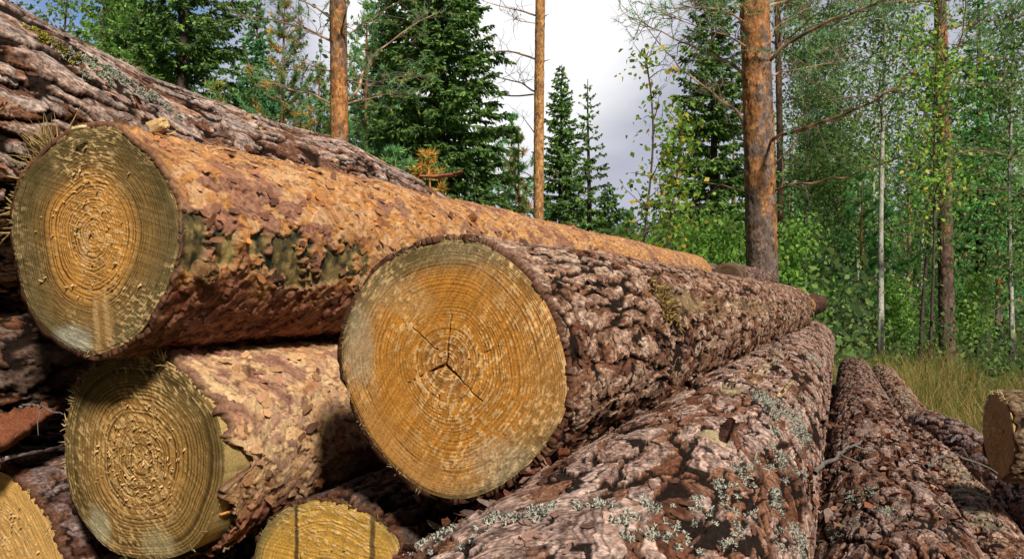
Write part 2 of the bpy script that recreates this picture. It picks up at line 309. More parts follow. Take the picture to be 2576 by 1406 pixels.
LOGS = {}; ONLY = None
class Log:
    def __init__(s, key, name, label, group, face, Y, vp, length, R0, R1, outline=None, bark='rugged', seed=1, opts=None, bt=0.008, jag=0.006,
                 bare=None, face_opts=None, bend=(0, 0), dens=1.0, flk=(0, .01, .004), tilt=(0, 0), far_face=True, v_step=0.0021):
        if ONLY and key not in ONLY: return
        rng = np.random.default_rng(seed); o = opts or {}; s.rng = rng
        if len(face) == 3:      # (across, up) offset from the line of sight along the log
            a = ray(*vp); cf = 1 / math.hypot(a[0], 1); C = at(vp[0], vp[1], Y) + np.array([face[0] / cf, 0, face[1]])
        else: C = at(face[0], face[1], Y)
        a = ray(*vp) if len(vp) == 2 else np.array(vp, float); a = a / np.linalg.norm(a)
        u = np.cross(a, (0, 0, 1.0)); u /= np.linalg.norm(u); w_ = np.cross(u, a)
        s.C, s.a, s.u, s.w, s.len, s.R0, s.R1, s.bend = C, a, u, w_, length, R0, R1, bend; s.o = o
        prof = poly_profile(C, a, u, w_, outline) if outline else (lambda t: np.full(np.shape(t), R0, np.float32) * (1 + 0.02 * np.sin(2 * t + seed) + 0.012 * np.sin(3 * t + 2 * seed)))
        s.prof = prof; s.bt = bt
        # sampling: dense where the log faces the viewer
        tocam = np.array([0, 0, CAMZ]) - (C + a * 0.3); thc = math.atan2(np.dot(tocam, w_), np.dot(tocam, u))
        nd = int(PI * 1.15 * R0 / (0.0016 * max(Y, .62) / 0.9) * DENS * dens); nd = max(60, min(nd, 760)); nb = max(24, nd // 6)
        half = PI * 0.6
        th = np.concatenate([np.linspace(thc - half, thc + half, nd, endpoint=False), np.linspace(thc + half, thc + 2 * PI - half, nb, endpoint=False)])
        vs = [0.0]; st = v_step / (DENS * dens)
        while vs[-1] < length: vs.append(vs[-1] + max(0.0008 / dens, st * (Y + vs[-1])))
        v = np.array(vs); v = v * length / v[-1]
        TH, V = np.meshgrid(th, v); TH = TH.astype(np.float32); V = V.astype(np.float32)
        Rv = s.rad(TH, V)
        P = np.stack([np.cos(TH) * R0, np.sin(TH) * R0, V], -1) + seed * 3.7
        fn = rugged if bark == 'rugged' else flaky
        h, c, red = fn(P, TH, V, R0, seed, o)
        if bare:
            m, cb, hb = bare(s, TH, V, P, seed)
            h = h * (1 - m) + (hb - bt * 0.8) * m; c = c * (1 - m)[..., None] + cb * m[..., None]
        # ragged start of the bark behind the saw cut
        jg = (fbm(np.stack([np.cos(TH[0]) * 3, np.sin(TH[0]) * 3, TH[0] * 0], -1), 3, 4, seed + 80))
        jg2 = fbm(np.stack([np.cos(TH[0]) * 3, np.sin(TH[0]) * 3, TH[0] * 0], -1), 14, 4, seed + 83, .65) - .5
        jv = jag * sst(.35, .9, jg) * 2 + jag * 2.4 * jg2 + (o['notch'](TH[0]) if 'notch' in o else 0)
        Vd = V + jv[None] * np.exp(-V / 0.025)
        h = h * sst(-0.01, 0.012, V); ek = (1 - sst(.003, .011, V + (fbm(P, 150, 2, seed + 81) - .5) * .012)) * .7; c = mixc(c, (.13, .06, .035), ek)
        Pw = s.pt(TH, Vd, Rv + h)
        inn = s.pt(TH[:1], Vd[:1], (Rv[:1] - bt)); inn_c = c[:1] * 0 + np.array((.09, .035, .02), np.float32)
        endr = s.pt(TH[-1:], Vd[-1:] , Rv[-1:] * 0.9)
        acc = Acc(); acc.grid(np.concatenate([inn, Pw, endr]), np.concatenate([inn_c, c, c[-1:]]), wrap=True, flip=True)
        s.root = empty(name, C); tag(s.root, label, 'log', group)
        # loose scales
        nf, fs, fl = flk; nf = int(nf * .09); fs *= .8; fl *= .8
        if nf:
            wgt = (1.0 / (Y + v)) ** 1.6; wgt[v < .03] = 0; i = rng.choice(len(v) - 2, nf, p=wgt[:-2] / wgt[:-2].sum()); j = rng.integers(0, nd, nf)
            ok = np.ones(nf, bool)
            if bare: ok = m[i, j] < .5
            i, j = i[ok], j[ok]
            S = Pw[i, j]; Nn = np.cos(TH[i, j])[:, None] * u + np.sin(TH[i, j])[:, None] * w_
            T1 = np.cross(Nn, a); T1 /= np.linalg.norm(T1, axis=1, keepdims=True); T2 = np.tile(a, (len(S), 1))
            cc = c[i, j] * rng.uniform(.6, 1.1, (len(S), 1)) * np.array((1.0, .9, .85)); cc = np.maximum(cc, np.array((.12, .06, .04)))
            flakes(acc, S, Nn, T1, T2, cc, fs * np.ones(len(S)), fl * np.ones(len(S)), rng)
        acc.build('bark', M_FLAKY if bark == 'flaky' else M_BARK, s.root, C)
        s.Pw, s.TH, s.V, s.nd = Pw, TH, V, nd
        s.face(face_opts or {}, seed, Y)
        if far_face:
            E = s.pt(np.linspace(0, 2 * PI, 40, endpoint=False)[None] * np.ones((2, 1)), np.full((2, 40), length - 0.004), np.array([[R1 * .97], [0.0005]]) * np.ones((2, 40)))
            ac = Acc(); ac.grid(E, np.array((.33, .2, .08)), wrap=True); ac.build('cut_end', M_WOOD, s.root, C)
        LOGS[key] = s
    def bfun(s, V):
        if callable(s.bend): return 0 * V, s.bend(V)
        b = np.sin(V / s.len * PI); return s.bend[0] * b, s.bend[1] * b
    def rad(s, TH, V):
        k = sst(0, 0.45, V); Rm = s.R0 + (s.R1 - s.R0) * V / s.len
        return s.prof(TH) * (1 - k) * (1 + (s.R1 / s.R0 - 1) * V / s.len) + Rm * k
    def pt(s, TH, V, R):
        b0, b1 = s.bfun(V)
        return (s.C + s.a * V[..., None] + s.u * b0[..., None] + s.w * b1[..., None]
                + (R * np.cos(TH))[..., None] * s.u + (R * np.sin(TH))[..., None] * s.w).astype(np.float64)
    def surf(s, px, py):
        """picture position -> (theta, v) on this log's surface"""
        d = ray(px, py); o = np.array([0, 0, CAMZ]) - s.C
        best = None
        for v in np.linspace(0, s.len, 240):
            t = (v - np.dot(o, s.a)) / np.dot(d, s.a)
            if t < 0: continue
            Q = o + d * t - s.a * v; b0, b1 = s.bfun(np.array(v))
            x, y = np.dot(Q, s.u) - float(b0), np.dot(Q, s.w) - float(b1)
            th = math.atan2(y, x); e = abs(math.hypot(x, y) - float(s.rad(np.array(th), np.array(v)))) 
            front = (math.cos(th) * np.dot(d, s.u) + math.sin(th) * np.dot(d, s.w)) < 0.02
            if front and (best is None or e < best[0]): best = (e, th, v)
        return best[1], best[2]
    def face(s, o, seed, Y):
        rng = s.rng; nr = int(150 * DENS * o.get('dens', 1)); na = int(520 * DENS * o.get('dens', 1)); nr = max(20, nr); na = max(60, na)
        th = np.linspace(-PI, PI, na, endpoint=False); rr = np.linspace(0.002, 1, nr)
        TH, RR = np.meshgrid(th, rr); TH = TH.astype(np.float32); RR = RR.astype(np.float32)
        Rm = s.prof(TH) - s.bt * 0.85; R = RR * Rm
        x, y = R * np.cos(TH), R * np.sin(TH)
        P = np.stack([x, y, np.zeros_like(x)], -1) + seed * 1.3
        px, py = o.get('pith', (0, 0)); e = 1 - RR
        x2, y2 = x - px * e, y - py * e
        # normalised ring radius: 0 at the pith, 1 at the bark
        rn = np.sqrt((x - px) ** 2 + (y - py) ** 2); tt = np.arctan2(y - py, x - px)
        # distance from pith to rim along this direction (approximate)
        rim = Rm * 1.0; dd = rn / (rn + (Rm - R) * (1 + 0.15 * np.abs(np.sin(TH))) + 1e-6)
        wob = (fbm(P, 26, 3, seed + 3) - .5) * 0.018 + (fbm(P, 9, 2, seed + 4) - .5) * 0.03
        ph = dd + wob * sst(0, .2, dd)
        NR = o.get('rings', 34)
        g = ph * NR + 2.2 * (fbm(np.stack([ph * 1, ph * 0, ph * 0], -1), 9, 3, seed + 5) - .5) * 2
        fr = g - np.floor(g); rid = hsh(np.floor(g).astype(np.int64), np.zeros(g.shape, np.int64), np.zeros(g.shape, np.int64), seed)
        late = sst(.42, .82, fr) * (1 - sst(.90, 1.0, fr)) * (0.40 + 0.60 * rid)
        n1 = fbm(P, 30, 4, seed + 11); n2 = fbm(P, 7, 3, seed + 12); n3 = fbm(P, 260, 2, seed + 13); n4 = fbm(P, 130, 2, seed + 14)
        early = np.array(o.get('early', (.60, .33, .10)), np.float32); latec = np.array(o.get('late', (.26, .11, .025)), np.float32)
        c = early[None, None] * np.ones(x.shape + (1,), np.float32) * (0.8 + 0.4 * n1)[..., None]
        core = np.array(o.get('core', (.58, .27, .06)), np.float32); cr = o.get('core_r', .5)
        c = mixc(c, core, (1 - sst(cr - .12, cr + .12, dd + (n2 - .5) * .35)) * o.get('core_k', .8))
        c = mixc(c, latec, np.clip(late * o.get('late_k', .62) * (.45 + 1.1 * sst(.3, .7, n1)), 0, .95))
        if 'pithcol' in o: c = mixc(c, o['pithcol'], (1 - sst(.16, .26, dd + (n1 - .5) * .08)) * .5)
        # weather stains towards the rim
        st = sst(*o.get('stain_r', (.72, 1.0)), dd + (n2 - .5) * .5 + o.get('stain_dir', lambda t: 0 * t)(TH)) * o.get('stain', .6)
        stc = pal(o.get('stain_cols', [(.16, .12, .05), (.30, .25, .15), (.22, .18, .09)]), n1 * 1.2 - .1) * (1 - .45 * late)[..., None]
        c = c * (1 - st)[..., None] + stc * st[..., None]
        # torn grain: pale fuzz broken up along the saw's path
        sa = o.get('saw', 0.9); q = x * math.cos(sa) + y * math.sin(sa); p_ = -x * math.sin(sa) + y * math.cos(sa)
        PS = np.stack([q * 330, p_ * 150, 0 * q], -1) + seed; PS2 = np.stack([q * 420, p_ * 12, 0 * q], -1) + seed
        saw = vnoise(PS2, seed + 17) - .5; tear = vnoise(PS, seed + 18); tear2 = vnoise(PS * 2.1, seed + 19)
        tz = sst(.35, .65, fbm(P, 10, 3, seed + 21) + o.get('fuzz', 0.0)); fz = sst(.50, .74, (tear * .6 + tear2 * .4) * (.80 + .32 * (1 - sst(.1, .5, fr)) + .25 * vnoise(PS2, seed + 20))) * tz
        c = mixc(c, o.get('fuzzcol', (.74, .50, .24)), fz * .75)
        c = c * (1 + saw * .22 * o.get('sawk', 1))[..., None]
        pitd = sst(.68, .9, n3 * .6 + n4 * .4 + .04) * tz; c = mixc(c, (.17, .075, .02), pitd * .8)
        h = 0.00014 * (1 - late) * o.get('relief', 1) + 0.0008 * fz + 0.0006 * saw + 0.0008 * (n4 - .5) * tz + 0.004 * (n2 - .5)
        for (ax, ay, bx, by, wd) in o.get('cracks', []):
            wx = (fbm(P, 80, 2, seed + 33) - .5) * 0.006
            A_ = np.array([ax, ay]); B_ = np.array([bx, by]); L2 = ((B_ - A_) ** 2).sum()
            t = np.clip(((x - ax) * (bx - ax) + (y - ay) * (by - ay)) / L2, 0, 1)
            dist = np.hypot(x + wx - (ax + t * (bx - ax)), y + wx - (ay + t * (by - ay)))
            k = (1 - sst(wd * (1.05 - t) * .5, wd * (1.05 - t) * .5 + 0.0011, dist)) * min(1, wd / .0016); c = mixc(c, (.06, .02, .01), k * .9); h = h - .004 * k
        for (kx, ky, wx_, wy_, kc, kk) in o.get('blots', []):
            k = (1 - sst(.5, 1.0, np.hypot((x - kx) / wx_, (y - ky) / wy_) + (n1 - .5) * .7)) * kk; c = mixc(c, kc, k)
        if 'stripes' in o:
            for (sx, sw, sk) in o['stripes']:
                k = (1 - sst(sw * .4, sw, np.abs(x - sx + (n1 - .5) * .01))) * sk; c = mixc(c, (.035, .03, .02), k)
        if 'knot' in o:      # a branch cut along its length: a band running from the heart out to the bark
            ka, kw = o['knot']; dth = np.abs((TH - ka + PI) % (2 * PI) - PI) * R
            k = (1 - sst(kw * .5, kw * 1.1, dth + (n1 - .5) * .02)) * sst(.42, .55, dd); kc = pal([(.34, .17, .06), (.55, .36, .16), (.42, .22, .09)], sst(0, 1, dth / kw) * .7 + n1 * .3)
            c = c * (1 - k * .65)[..., None] + kc * (k * .65)[..., None]; h = h + k * .001
        h = h - 0.002 * sst(.96, 1, RR)
        Pw = s.C + s.u * x[..., None] + s.w * y[..., None] - s.a * h[..., None]
        acc = Acc(); acc.grid(Pw, c, wrap=True)
        # flank of the wood just behind the cut
        vv = np.array([0, .004, .012, .03, .06, .1, .16])[:, None] * np.ones((1, na)); T2 = np.broadcast_to(th, vv.shape)
        Rw = s.rad(T2, vv) - s.bt * 0.9 - .012 * sst(.0, .03, vv) * (0 if 'notch' in s.o else 1) + .002 * (fbm(np.stack([np.cos(T2), np.sin(T2), vv * 4], -1), 12, 3, seed) - .5)
        fp = s.pt(T2, vv, Rw); fp[0] = Pw[-1]
        cs = pal([(.20, .13, .05), (.45, .32, .13), (.34, .22, .08)], fbm(np.stack([np.cos(T2) * 2, np.sin(T2) * 2, vv * 4], -1), 9, 3, seed))
        acc.grid(fp, cs, wrap=True, flip=True)
        nc = o.get('crumbs', 0)
        if nc:
            r_ = np.sqrt(rng.uniform(0, 1, nc)) * rng.uniform(.3, 1, nc) ** .5 * o.get('crumb_r', .7); t_ = rng.uniform(-PI, PI, nc)
            Rr = r_ * s.prof(t_); Pc = s.C + s.u * (Rr * np.cos(t_) + px)[:, None] + s.w * (Rr * np.sin(t_) + py)[:, None] - s.a * .001
            D = -s.a[None] * 1.0 + rng.normal(size=(nc, 3)) * .8; D /= np.linalg.norm(D, axis=1, keepdims=True)
            cl_ = np.array(o.get('fuzzcol', (.74, .50, .24))) * rng.uniform(.55, 1.15, (nc, 1))
            sz = rng.uniform(.3, 1, nc) ** 2 * 1.5 + .35; fibres(acc, Pc, D, .0032 * sz, .0013 * sz, rng, cl_)
        acc.build('cut_face', M_WOOD, s.root, s.C)
    def fringe(s, n_, t0, t1, L=(.004, .014), back=0.3, wd=.0006, out=1.0, col=(.50, .38, .17), v0=0.0, spread=.5):
        """torn splinters standing out round the rim of the cut"""
        rng = s.rng; cl = rng.uniform(t0, t1, max(3, n_ // 9)); t = cl[rng.integers(0, len(cl), n_)] + rng.normal(size=n_) * .035; n_ = len(t); R = s.prof(t) - s.bt * rng.uniform(.6, 1.6, n_)
        nr_ = np.cos(t)[:, None] * s.u + np.sin(t)[:, None] * s.w
        P0 = s.C + nr_ * R[:, None] + s.a * (v0 + rng.uniform(0, .006, n_))[:, None]
        D = nr_ * out * rng.uniform(.2, 1, (n_, 1)) - s.a * back + rng.normal(size=(n_, 3)) * spread; D /= np.linalg.norm(D, axis=1, keepdims=True)
        c = np.array(col) * rng.uniform(.55, 1.3, (n_, 1))
        acc = Acc(); fibres(acc, P0, D, rng.uniform(L[0], L[1], n_), wd * rng.uniform(.6, 1.5, n_), rng, c)
        acc.build('splinters', M_FIBRE, s.root, s.C)['kind'] = 'stuff'
    def frame_at(s, px, py):
        th, v = s.surf(px, py); i = int(np.argmin(np.abs(s.V[:, 0] - v))); j = int(np.argmin(np.abs((s.TH[0] - th + PI) % (2 * PI) - PI)))
        N_ = math.cos(th) * s.u + math.sin(th) * s.w
        return s.Pw[i, j].copy(), N_, th, v

# ------------------------------------------------------------------ the log pile
def strips(s, TH, V, P, seed, lst):
    """where the bark is gone: bands along picture-measured lines, ragged by noise"""
    m = np.zeros_like(V); nz_ = (fbm(P, 22, 5, seed + 90, .62) - .5)
    for pts, hw in lst:
        tv = np.array([s.surf(*p) for p in pts]); 
        x = (TH - tv[0, 0] + PI) % (2 * PI) - PI; tx = (tv[:, 0] - tv[0, 0] + PI) % (2 * PI) - PI
        best = np.full(V.shape, 9.0, np.float32)
        seg = list(zip(range(len(pts) - 1), range(1, len(pts)))) or [(0, 0)]
        for i, j in seg:
            ax, ay, bx, by = tx[i] * s.R0, tv[i, 1], tx[j] * s.R0, tv[j, 1]; X = x * s.R0
            L2 = (bx - ax) ** 2 + (by - ay) ** 2 + 1e-9; t = np.clip(((X - ax) * (bx - ax) + (V - ay) * (by - ay)) / L2, 0, 1)
            best = np.minimum(best, np.hypot(X - ax - t * (bx - ax), (V - ay - t * (by - ay))))
        m = np.maximum(m, 1 - sst(hw - .0015, hw + .0015, best + nz_ * hw * 2.6))
    return m * (1 - sst(.56, .585, fbm(P, 38, 4, seed + 99)))
def bare_wet(lst):      # yellow inner wood with green-black mould streaks running round the log
    def f(s, TH, V, P, seed):
        m = strips(s, TH, V, P, seed, lst)
        q = np.stack([TH * s.R0 * 6, V * 30, V * 0], -1); n1 = fbm(q, 1.2, 4, seed + 91, .6) * .5 + fbm(P, 34, 4, seed + 96) * .5; n2 = fbm(P, 110, 3, seed + 92)
        c = pal([(.012, .014, .010), (.03, .035, .018), (.12, .09, .035), (.28, .20, .075), (.42, .32, .13)], sst(.34, .66, n1) * .8 + (n2 - .5) * .9 + .05)
        return m, c, .002 * (n2 - .5)
    return f
def bare_dry(lst, cols=[(.07, .045, .028), (.17, .11, .06), (.30, .20, .10), (.20, .15, .10), (.36, .24, .13)]):
    def f(s, TH, V, P, seed):
        m = strips(s, TH, V, P, seed, lst)
        q = np.stack([TH * s.R0 * 4, V * 40, V * 0], -1); n1 = fbm(q, 1.5, 4, seed + 91, .6); n2 = fbm(P, 50, 3, seed + 92); n3 = fbm(P * np.array([1, 1, 4.0]), 30, 3, seed + 95)
        m = m * (.55 + .45 * sst(.4, .6, fbm(P, 70, 3, seed + 98)))
        return m, pal(cols, sst(.3, .7, n1 * .4 + fbm(P, 45, 4, seed + 97) * .6) + (n2 - .5) * .4) * (.5 + 1.0 * n3)[..., None], .010 * (n3 - .5) + .004 * (n2 - .5)
    return f

# centre log with the big pale sawn end
L3_OUT = [(1080,598),(1150,590),(1215,600),(1262,628),(1310,664),(1360,720),(1398,790),(1425,870),(1441,950),(1440,1010),(1420,1070),(1390,1120),(1350,1165),(1300,1210),(1230,1250),(1150,1270),(1080,1255),(1010,1210),(960,1160),(915,1100),(880,1030),(855,960),(846,900),(852,840),(870,780),(900,720),(950,660),(1010,622)]
Log('L3', 'log', 'middle log with a big round orange sawn end split by a three-armed crack', None, (1145, 925), .92, (2230, 738), 3.5, .160, .122,
    outline=L3_OUT, seed=3, dens=1.3, bt=.007, jag=.004, bend=(0, .0), flk=(5200, .012, .006),
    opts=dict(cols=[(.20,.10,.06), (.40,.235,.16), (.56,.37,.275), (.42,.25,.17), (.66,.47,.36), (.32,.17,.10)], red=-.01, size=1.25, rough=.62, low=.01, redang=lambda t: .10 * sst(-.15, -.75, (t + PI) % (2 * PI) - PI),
              ),
    bare=bare_dry([([(1640, 745), (1760, 765), (1960, 772)], .024)]),
    face_opts=dict(dens=1.25, pith=(-.012, .004), rings=38, early=(.53, .255, .07), late=(.21, .08, .016), core=(.56, .235, .034), core_r=.66, pithcol=(.36, .17, .06),
                   stain_r=(.80, 1.04), stain=.85, stain_cols=[(.09, .075, .035), (.24, .20, .11), (.15, .125, .06), (.36, .32, .21)], stain_dir=lambda t: .30 * np.exp(-((t - 1.95) / .95) ** 2) + .16 * np.exp(-((t + .75) / .5) ** 2) - .06,
                   fuzz=.12, saw=-.62, sawk=2.0, crumbs=0, crumb_r=1.0,
                   cracks=[(-.012, .004, -.005, .062, .0017), (-.012, .004, -.066, -.021, .0019), (-.012, .004, .034, -.038, .0020),
                           (-.024, .020, -.058, .046, .0007), (.018, .010, .054, .025, .0008), (-.022, -.032, -.021, -.056, .0008)],
                   blots=[(.050, -.105, .045, .034, (.50, .40, .27), .35), (-.135, .02, .03, .07, (.47, .42, .30), .4), (-.08, .085, .07, .03, (.52, .34, .16), .4)]))

# upper left log with the orange papery bark
L2_OUT = [(233,307),(284,307),(313,322),(335,346),(382,382),(411,418),(436,473),(454,538),(462,590),(447,665),(429,720),(393,792),(345,858),(302,882),(233,905),(204,898),(145,869),(91,821),(54,756),(33,665),(20,592),(22,520),(36,465),(60,420),(98,385),(145,342),(182,316)]
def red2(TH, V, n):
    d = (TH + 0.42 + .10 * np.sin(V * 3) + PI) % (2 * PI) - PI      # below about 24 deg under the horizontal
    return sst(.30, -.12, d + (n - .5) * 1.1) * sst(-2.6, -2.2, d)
Log('L2', 'log', 'log with bright orange papery bark and an olive sawn end, upper left', None, (240, 600), .995, (2200, 724), 3.55, .150, .112,
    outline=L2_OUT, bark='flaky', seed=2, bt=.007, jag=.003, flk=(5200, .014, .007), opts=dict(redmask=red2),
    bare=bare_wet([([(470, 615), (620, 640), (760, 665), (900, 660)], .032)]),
    face_opts=dict(dens=1.1, pith=(-.004, .006), rings=31, early=(.31, .18, .058), late=(.075, .042, .014), core=(.66, .31, .07), core_r=.52, core_k=.9, stain_r=(.50, .95), stain=.85,
                   stain_dir=lambda t: .10 * np.cos(t - 2.6), stain_cols=[(.045, .036, .016), (.16, .125, .055), (.10, .08, .032), (.26, .205, .10)], fuzz=-.02, saw=1.3, crumbs=60, crumb_r=.8, relief=1.1, late_k=1.35,
                   knot=(-1.45, .018), blots=[(-.05, -.13, .05, .028, (.46, .46, .36), .6), (-.02, -.01, .012, .035, (.66, .40, .20), .5)]))

# lower left log
L4_OUT = [(266,892),(300,884),(347,886),(409,894),(450,917),(485,942),(511,974),(536,1003),(552,1035),(564,1076),(574,1140),(572,1199),(562,1250),(544,1293),(523,1350),(491,1391),(440,1415),(380,1420),(320,1415),(278,1403),(221,1350),(184,1293),(159,1219),(151,1138),(155,1056),(172,994),(196,945),(229,913)]
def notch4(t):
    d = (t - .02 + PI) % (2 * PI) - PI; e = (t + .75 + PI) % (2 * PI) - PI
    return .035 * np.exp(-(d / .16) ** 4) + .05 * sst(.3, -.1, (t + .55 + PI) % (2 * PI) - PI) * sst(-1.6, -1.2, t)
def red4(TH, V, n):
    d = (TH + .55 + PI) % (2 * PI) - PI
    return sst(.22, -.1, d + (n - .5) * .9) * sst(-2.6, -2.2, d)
Log('L4', 'log', 'lower left log with an olive-brown round sawn end full of crumbly sawdust', None, (358, 1150), 1.05, (2200, 748), 2.9, .137, .12,
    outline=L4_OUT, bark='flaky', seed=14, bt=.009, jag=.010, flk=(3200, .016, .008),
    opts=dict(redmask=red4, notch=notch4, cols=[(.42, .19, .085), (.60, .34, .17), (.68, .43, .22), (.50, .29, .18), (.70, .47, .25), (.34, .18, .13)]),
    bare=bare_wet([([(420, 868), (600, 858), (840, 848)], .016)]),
    face_opts=dict(dens=1.1, pith=(.0, -.004), rings=24, early=(.31, .18, .055), late=(.08, .045, .014), core=(.42, .215, .06), core_r=.55, stain_r=(.62, 1.0), stain=.75,
                   stain_dir=lambda t: .12 * np.cos(t - 2.4), stain_cols=[(.055, .042, .016), (.15, .11, .045), (.10, .075, .028), (.26, .20, .10)], fuzz=-.02, saw=.9, crumbs=260, crumb_r=.6, relief=1.0, late_k=1.3,
                   fuzzcol=(.66, .44, .20), blots=[(.03, -.11, .05, .03, (.44, .37, .20), .5), (-.085, -.10, .03, .04, (.42, .39, .26), .55)]))

# bottom middle, mostly below the picture
L5_OUT = [(630,1406),(642,1350),(675,1301),(728,1264),(777,1250),(838,1250),(900,1271),(953,1301),(1000,1346),(1020,1406),(1030,1500),(1010,1610),(950,1700),(860,1745),(760,1740),(680,1680),(632,1590),(618,1500)]
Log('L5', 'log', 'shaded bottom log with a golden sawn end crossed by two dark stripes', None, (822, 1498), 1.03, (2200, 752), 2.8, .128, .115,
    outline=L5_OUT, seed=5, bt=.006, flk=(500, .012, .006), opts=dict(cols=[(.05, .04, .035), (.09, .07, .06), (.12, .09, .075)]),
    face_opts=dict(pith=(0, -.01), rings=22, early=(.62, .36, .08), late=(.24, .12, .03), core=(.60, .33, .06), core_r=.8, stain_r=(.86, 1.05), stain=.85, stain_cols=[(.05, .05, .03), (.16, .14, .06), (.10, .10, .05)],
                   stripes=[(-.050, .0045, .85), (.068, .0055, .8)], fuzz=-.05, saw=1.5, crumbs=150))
# bottom left corner
Log('L6', 'log', 'log in the bottom left corner with a yellow sawn end and dark purplish bark', None, (-50, 1500), 1.2, (2190, 755), 2.6, .200, .17,
    seed=6, bt=.010, flk=(900, .014, .008), opts=dict(cols=[(.16, .09, .08), (.27, .18, .16), (.34, .25, .23), (.22, .15, .14)]),
    face_opts=dict(rings=30, early=(.66, .38, .12), late=(.34, .17, .05), core=(.62, .34, .09), stain=.25, stain_r=(.9, 1.1), fuzz=.02, saw=.7, crumbs=700, crumb_r=1.0))
# the thick log at the back on top of the pile
Log('L1', 'log', 'thickest log, with grey scaly bark, at the upper left behind the orange-barked one', None, (-1.28, .215, 0), 1.0, (2165, 760), 2.40, .245, .195,
    seed=21, flk=(2600, .016, .007), bend=lambda v: np.interp(v, [0, .2, .5, .85, 1.1, 1.45, 1.8, 2.4], [.040, .032, -.020, -.026, -.014, -.045, -.095, -.20]), dens=1.15,
    opts=dict(size=1.45, low=.008, cols=[(.22,.135,.10), (.45,.31,.25), (.60,.43,.36), (.42,.335,.30), (.66,.50,.43), (.56,.32,.20)], red=.005, rough=.9),
    bare=bare_dry([([(590, 255), (630, 300), (660, 335)], .013), ([(450, 220), (560, 262)], .006)], [(.30, .13, .05), (.48, .26, .09), (.55, .34, .13), (.22, .09, .04)]))
# dark log in the gap
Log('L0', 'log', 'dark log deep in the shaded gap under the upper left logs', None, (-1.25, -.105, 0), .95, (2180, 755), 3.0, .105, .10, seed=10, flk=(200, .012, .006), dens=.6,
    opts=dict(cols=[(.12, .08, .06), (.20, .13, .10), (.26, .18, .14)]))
# lichen log running from the lower middle into the distance
def c7(): return [(.18,.10,.07), (.44,.275,.215), (.60,.41,.335), (.38,.26,.22), (.66,.475,.395), (.36,.19,.13)]
Log('L7', 'log', 'long pinkish-barked log with pale lichen patches, right of the middle log', None, (-.196, -.318, 0), .47, (2122, 739), 5.1, .160, .142,
    seed=7, dens=1.35, bt=.010, jag=.02, flk=(2400, .009, .005), bend=(0, .012), opts=dict(cols=c7(), size=1.5, red=-.004, rough=.62, low=.010, redang=lambda t: .05 * np.exp(-((t - 2.3) / .35) ** 2)),
    bare=bare_dry([([(1760, 1090), (1800, 1110)], .010), ([(1840, 985), (1960, 885)], .022)], [(.16, .12, .08), (.34, .27, .16), (.42, .34, .2), (.26, .2, .13)]),
    face_opts=dict(rings=36, fuzz=0, crumbs=100))
Log('L8', 'log', 'grey-brown log strewn with bark litter, directly right of the lichen log', None, (.078, -.452, 0), .42, (2113, 752), 5.0, .148, .088,
    seed=8, dens=1.15, flk=(4200, .013, .008), opts=dict(cols=[(.12,.07,.055), (.29,.18,.14), (.47,.325,.275), (.32,.22,.185)], size=1.25, red=.0, rough=.75, low=.010), bend=(0, .0),
    face_opts=dict(crumbs=0))
Log('L9', 'log', 'slim log with long bare grey-green patches between flaky bark, right side', None, (.275, -.565, 0), .50, (2114, 750), 5.6, .106, .090,
    seed=9, flk=(2600, .012, .008), opts=dict(cols=[(.28,.15,.10), (.46,.28,.20), (.58,.40,.30), (.40,.27,.22)], size=1.1, red=.01, rough=.7), bend=(.0, 0),
    bare=bare_dry([([(2270, 985), (2330, 1075)], .026), ([(2400, 1170), (2500, 1330)], .034)], [(.07, .06, .045), (.16, .14, .10), (.25, .22, .15), (.32, .28, .2)]), face_opts=dict(crumbs=0))
Log('L10', 'log', 'purple-brown log lying at an angle below the short cut log at the right', None, (.715, -.515, 0), 1.35, (1850, 755), 1.80, .100, .092,
    seed=11, flk=(900, .010, .005), opts=dict(cols=[(.20,.12,.11), (.34,.23,.22), (.44,.33,.31), (.30,.21,.2)], size=1.5), face_opts=dict(crumbs=0))
Log('L11', 'log', 'short cut log at the right edge with a shaded brown sawn end and pale bark', None, (2508, 1095), 1.70, (.974, -.225, .0), 1.1, .092, .088,
    seed=12, bt=.004, flk=(400, .010, .004), opts=dict(cols=[(.24,.17,.10), (.36,.28,.17), (.16,.11,.07), (.42,.34,.22)], size=.9, red=-.2), dens=.9,
    face_opts=dict(rings=22, early=(.34, .23, .12), late=(.14, .08, .035), core=(.34, .21, .10), stain=.5, fuzz=-.1, crumbs=60, knot=(-1.2, .010)))
Log('L12', 'log', 'far thin log with brown scaly bark beyond the end of the orange log', None, (1700, 684), 4.55, (2190, 728), 2.4, .078, .07, seed=31, dens=.6, flk=(300, .02, .01),
    opts=dict(cols=[(.16,.09,.08), (.30,.20,.18), (.38,.27,.25)]), face_opts=dict(dens=.3, early=(.14, .08, .05), core=(.12, .07, .04), late=(.05, .03, .02), fuzz=-.3))
Log('L13', 'log', 'far log with a purplish hump of bark against the foot of the big pine', None, (1830, 700), 5.1, (2190, 728), 2.2, .105, .09, seed=32, dens=.6, flk=(300, .02, .01),
    opts=dict(cols=[(.20,.12,.10), (.36,.25,.22), (.44,.32,.29)]), face_opts=dict(dens=.3, early=(.14, .08, .05), core=(.12, .07, .04), late=(.05, .03, .02), fuzz=-.3))
Log('L14', 'log', 'far dark log end poking out past the tip of the middle log', None, (2022, 768), 4.9, (2180, 752), 1.6, .075, .07, seed=33, dens=.5, flk=(200, .02, .012),
    opts=dict(cols=[(.07,.035,.03), (.14,.08,.065), (.20,.12,.10)]), face_opts=dict(dens=.3))

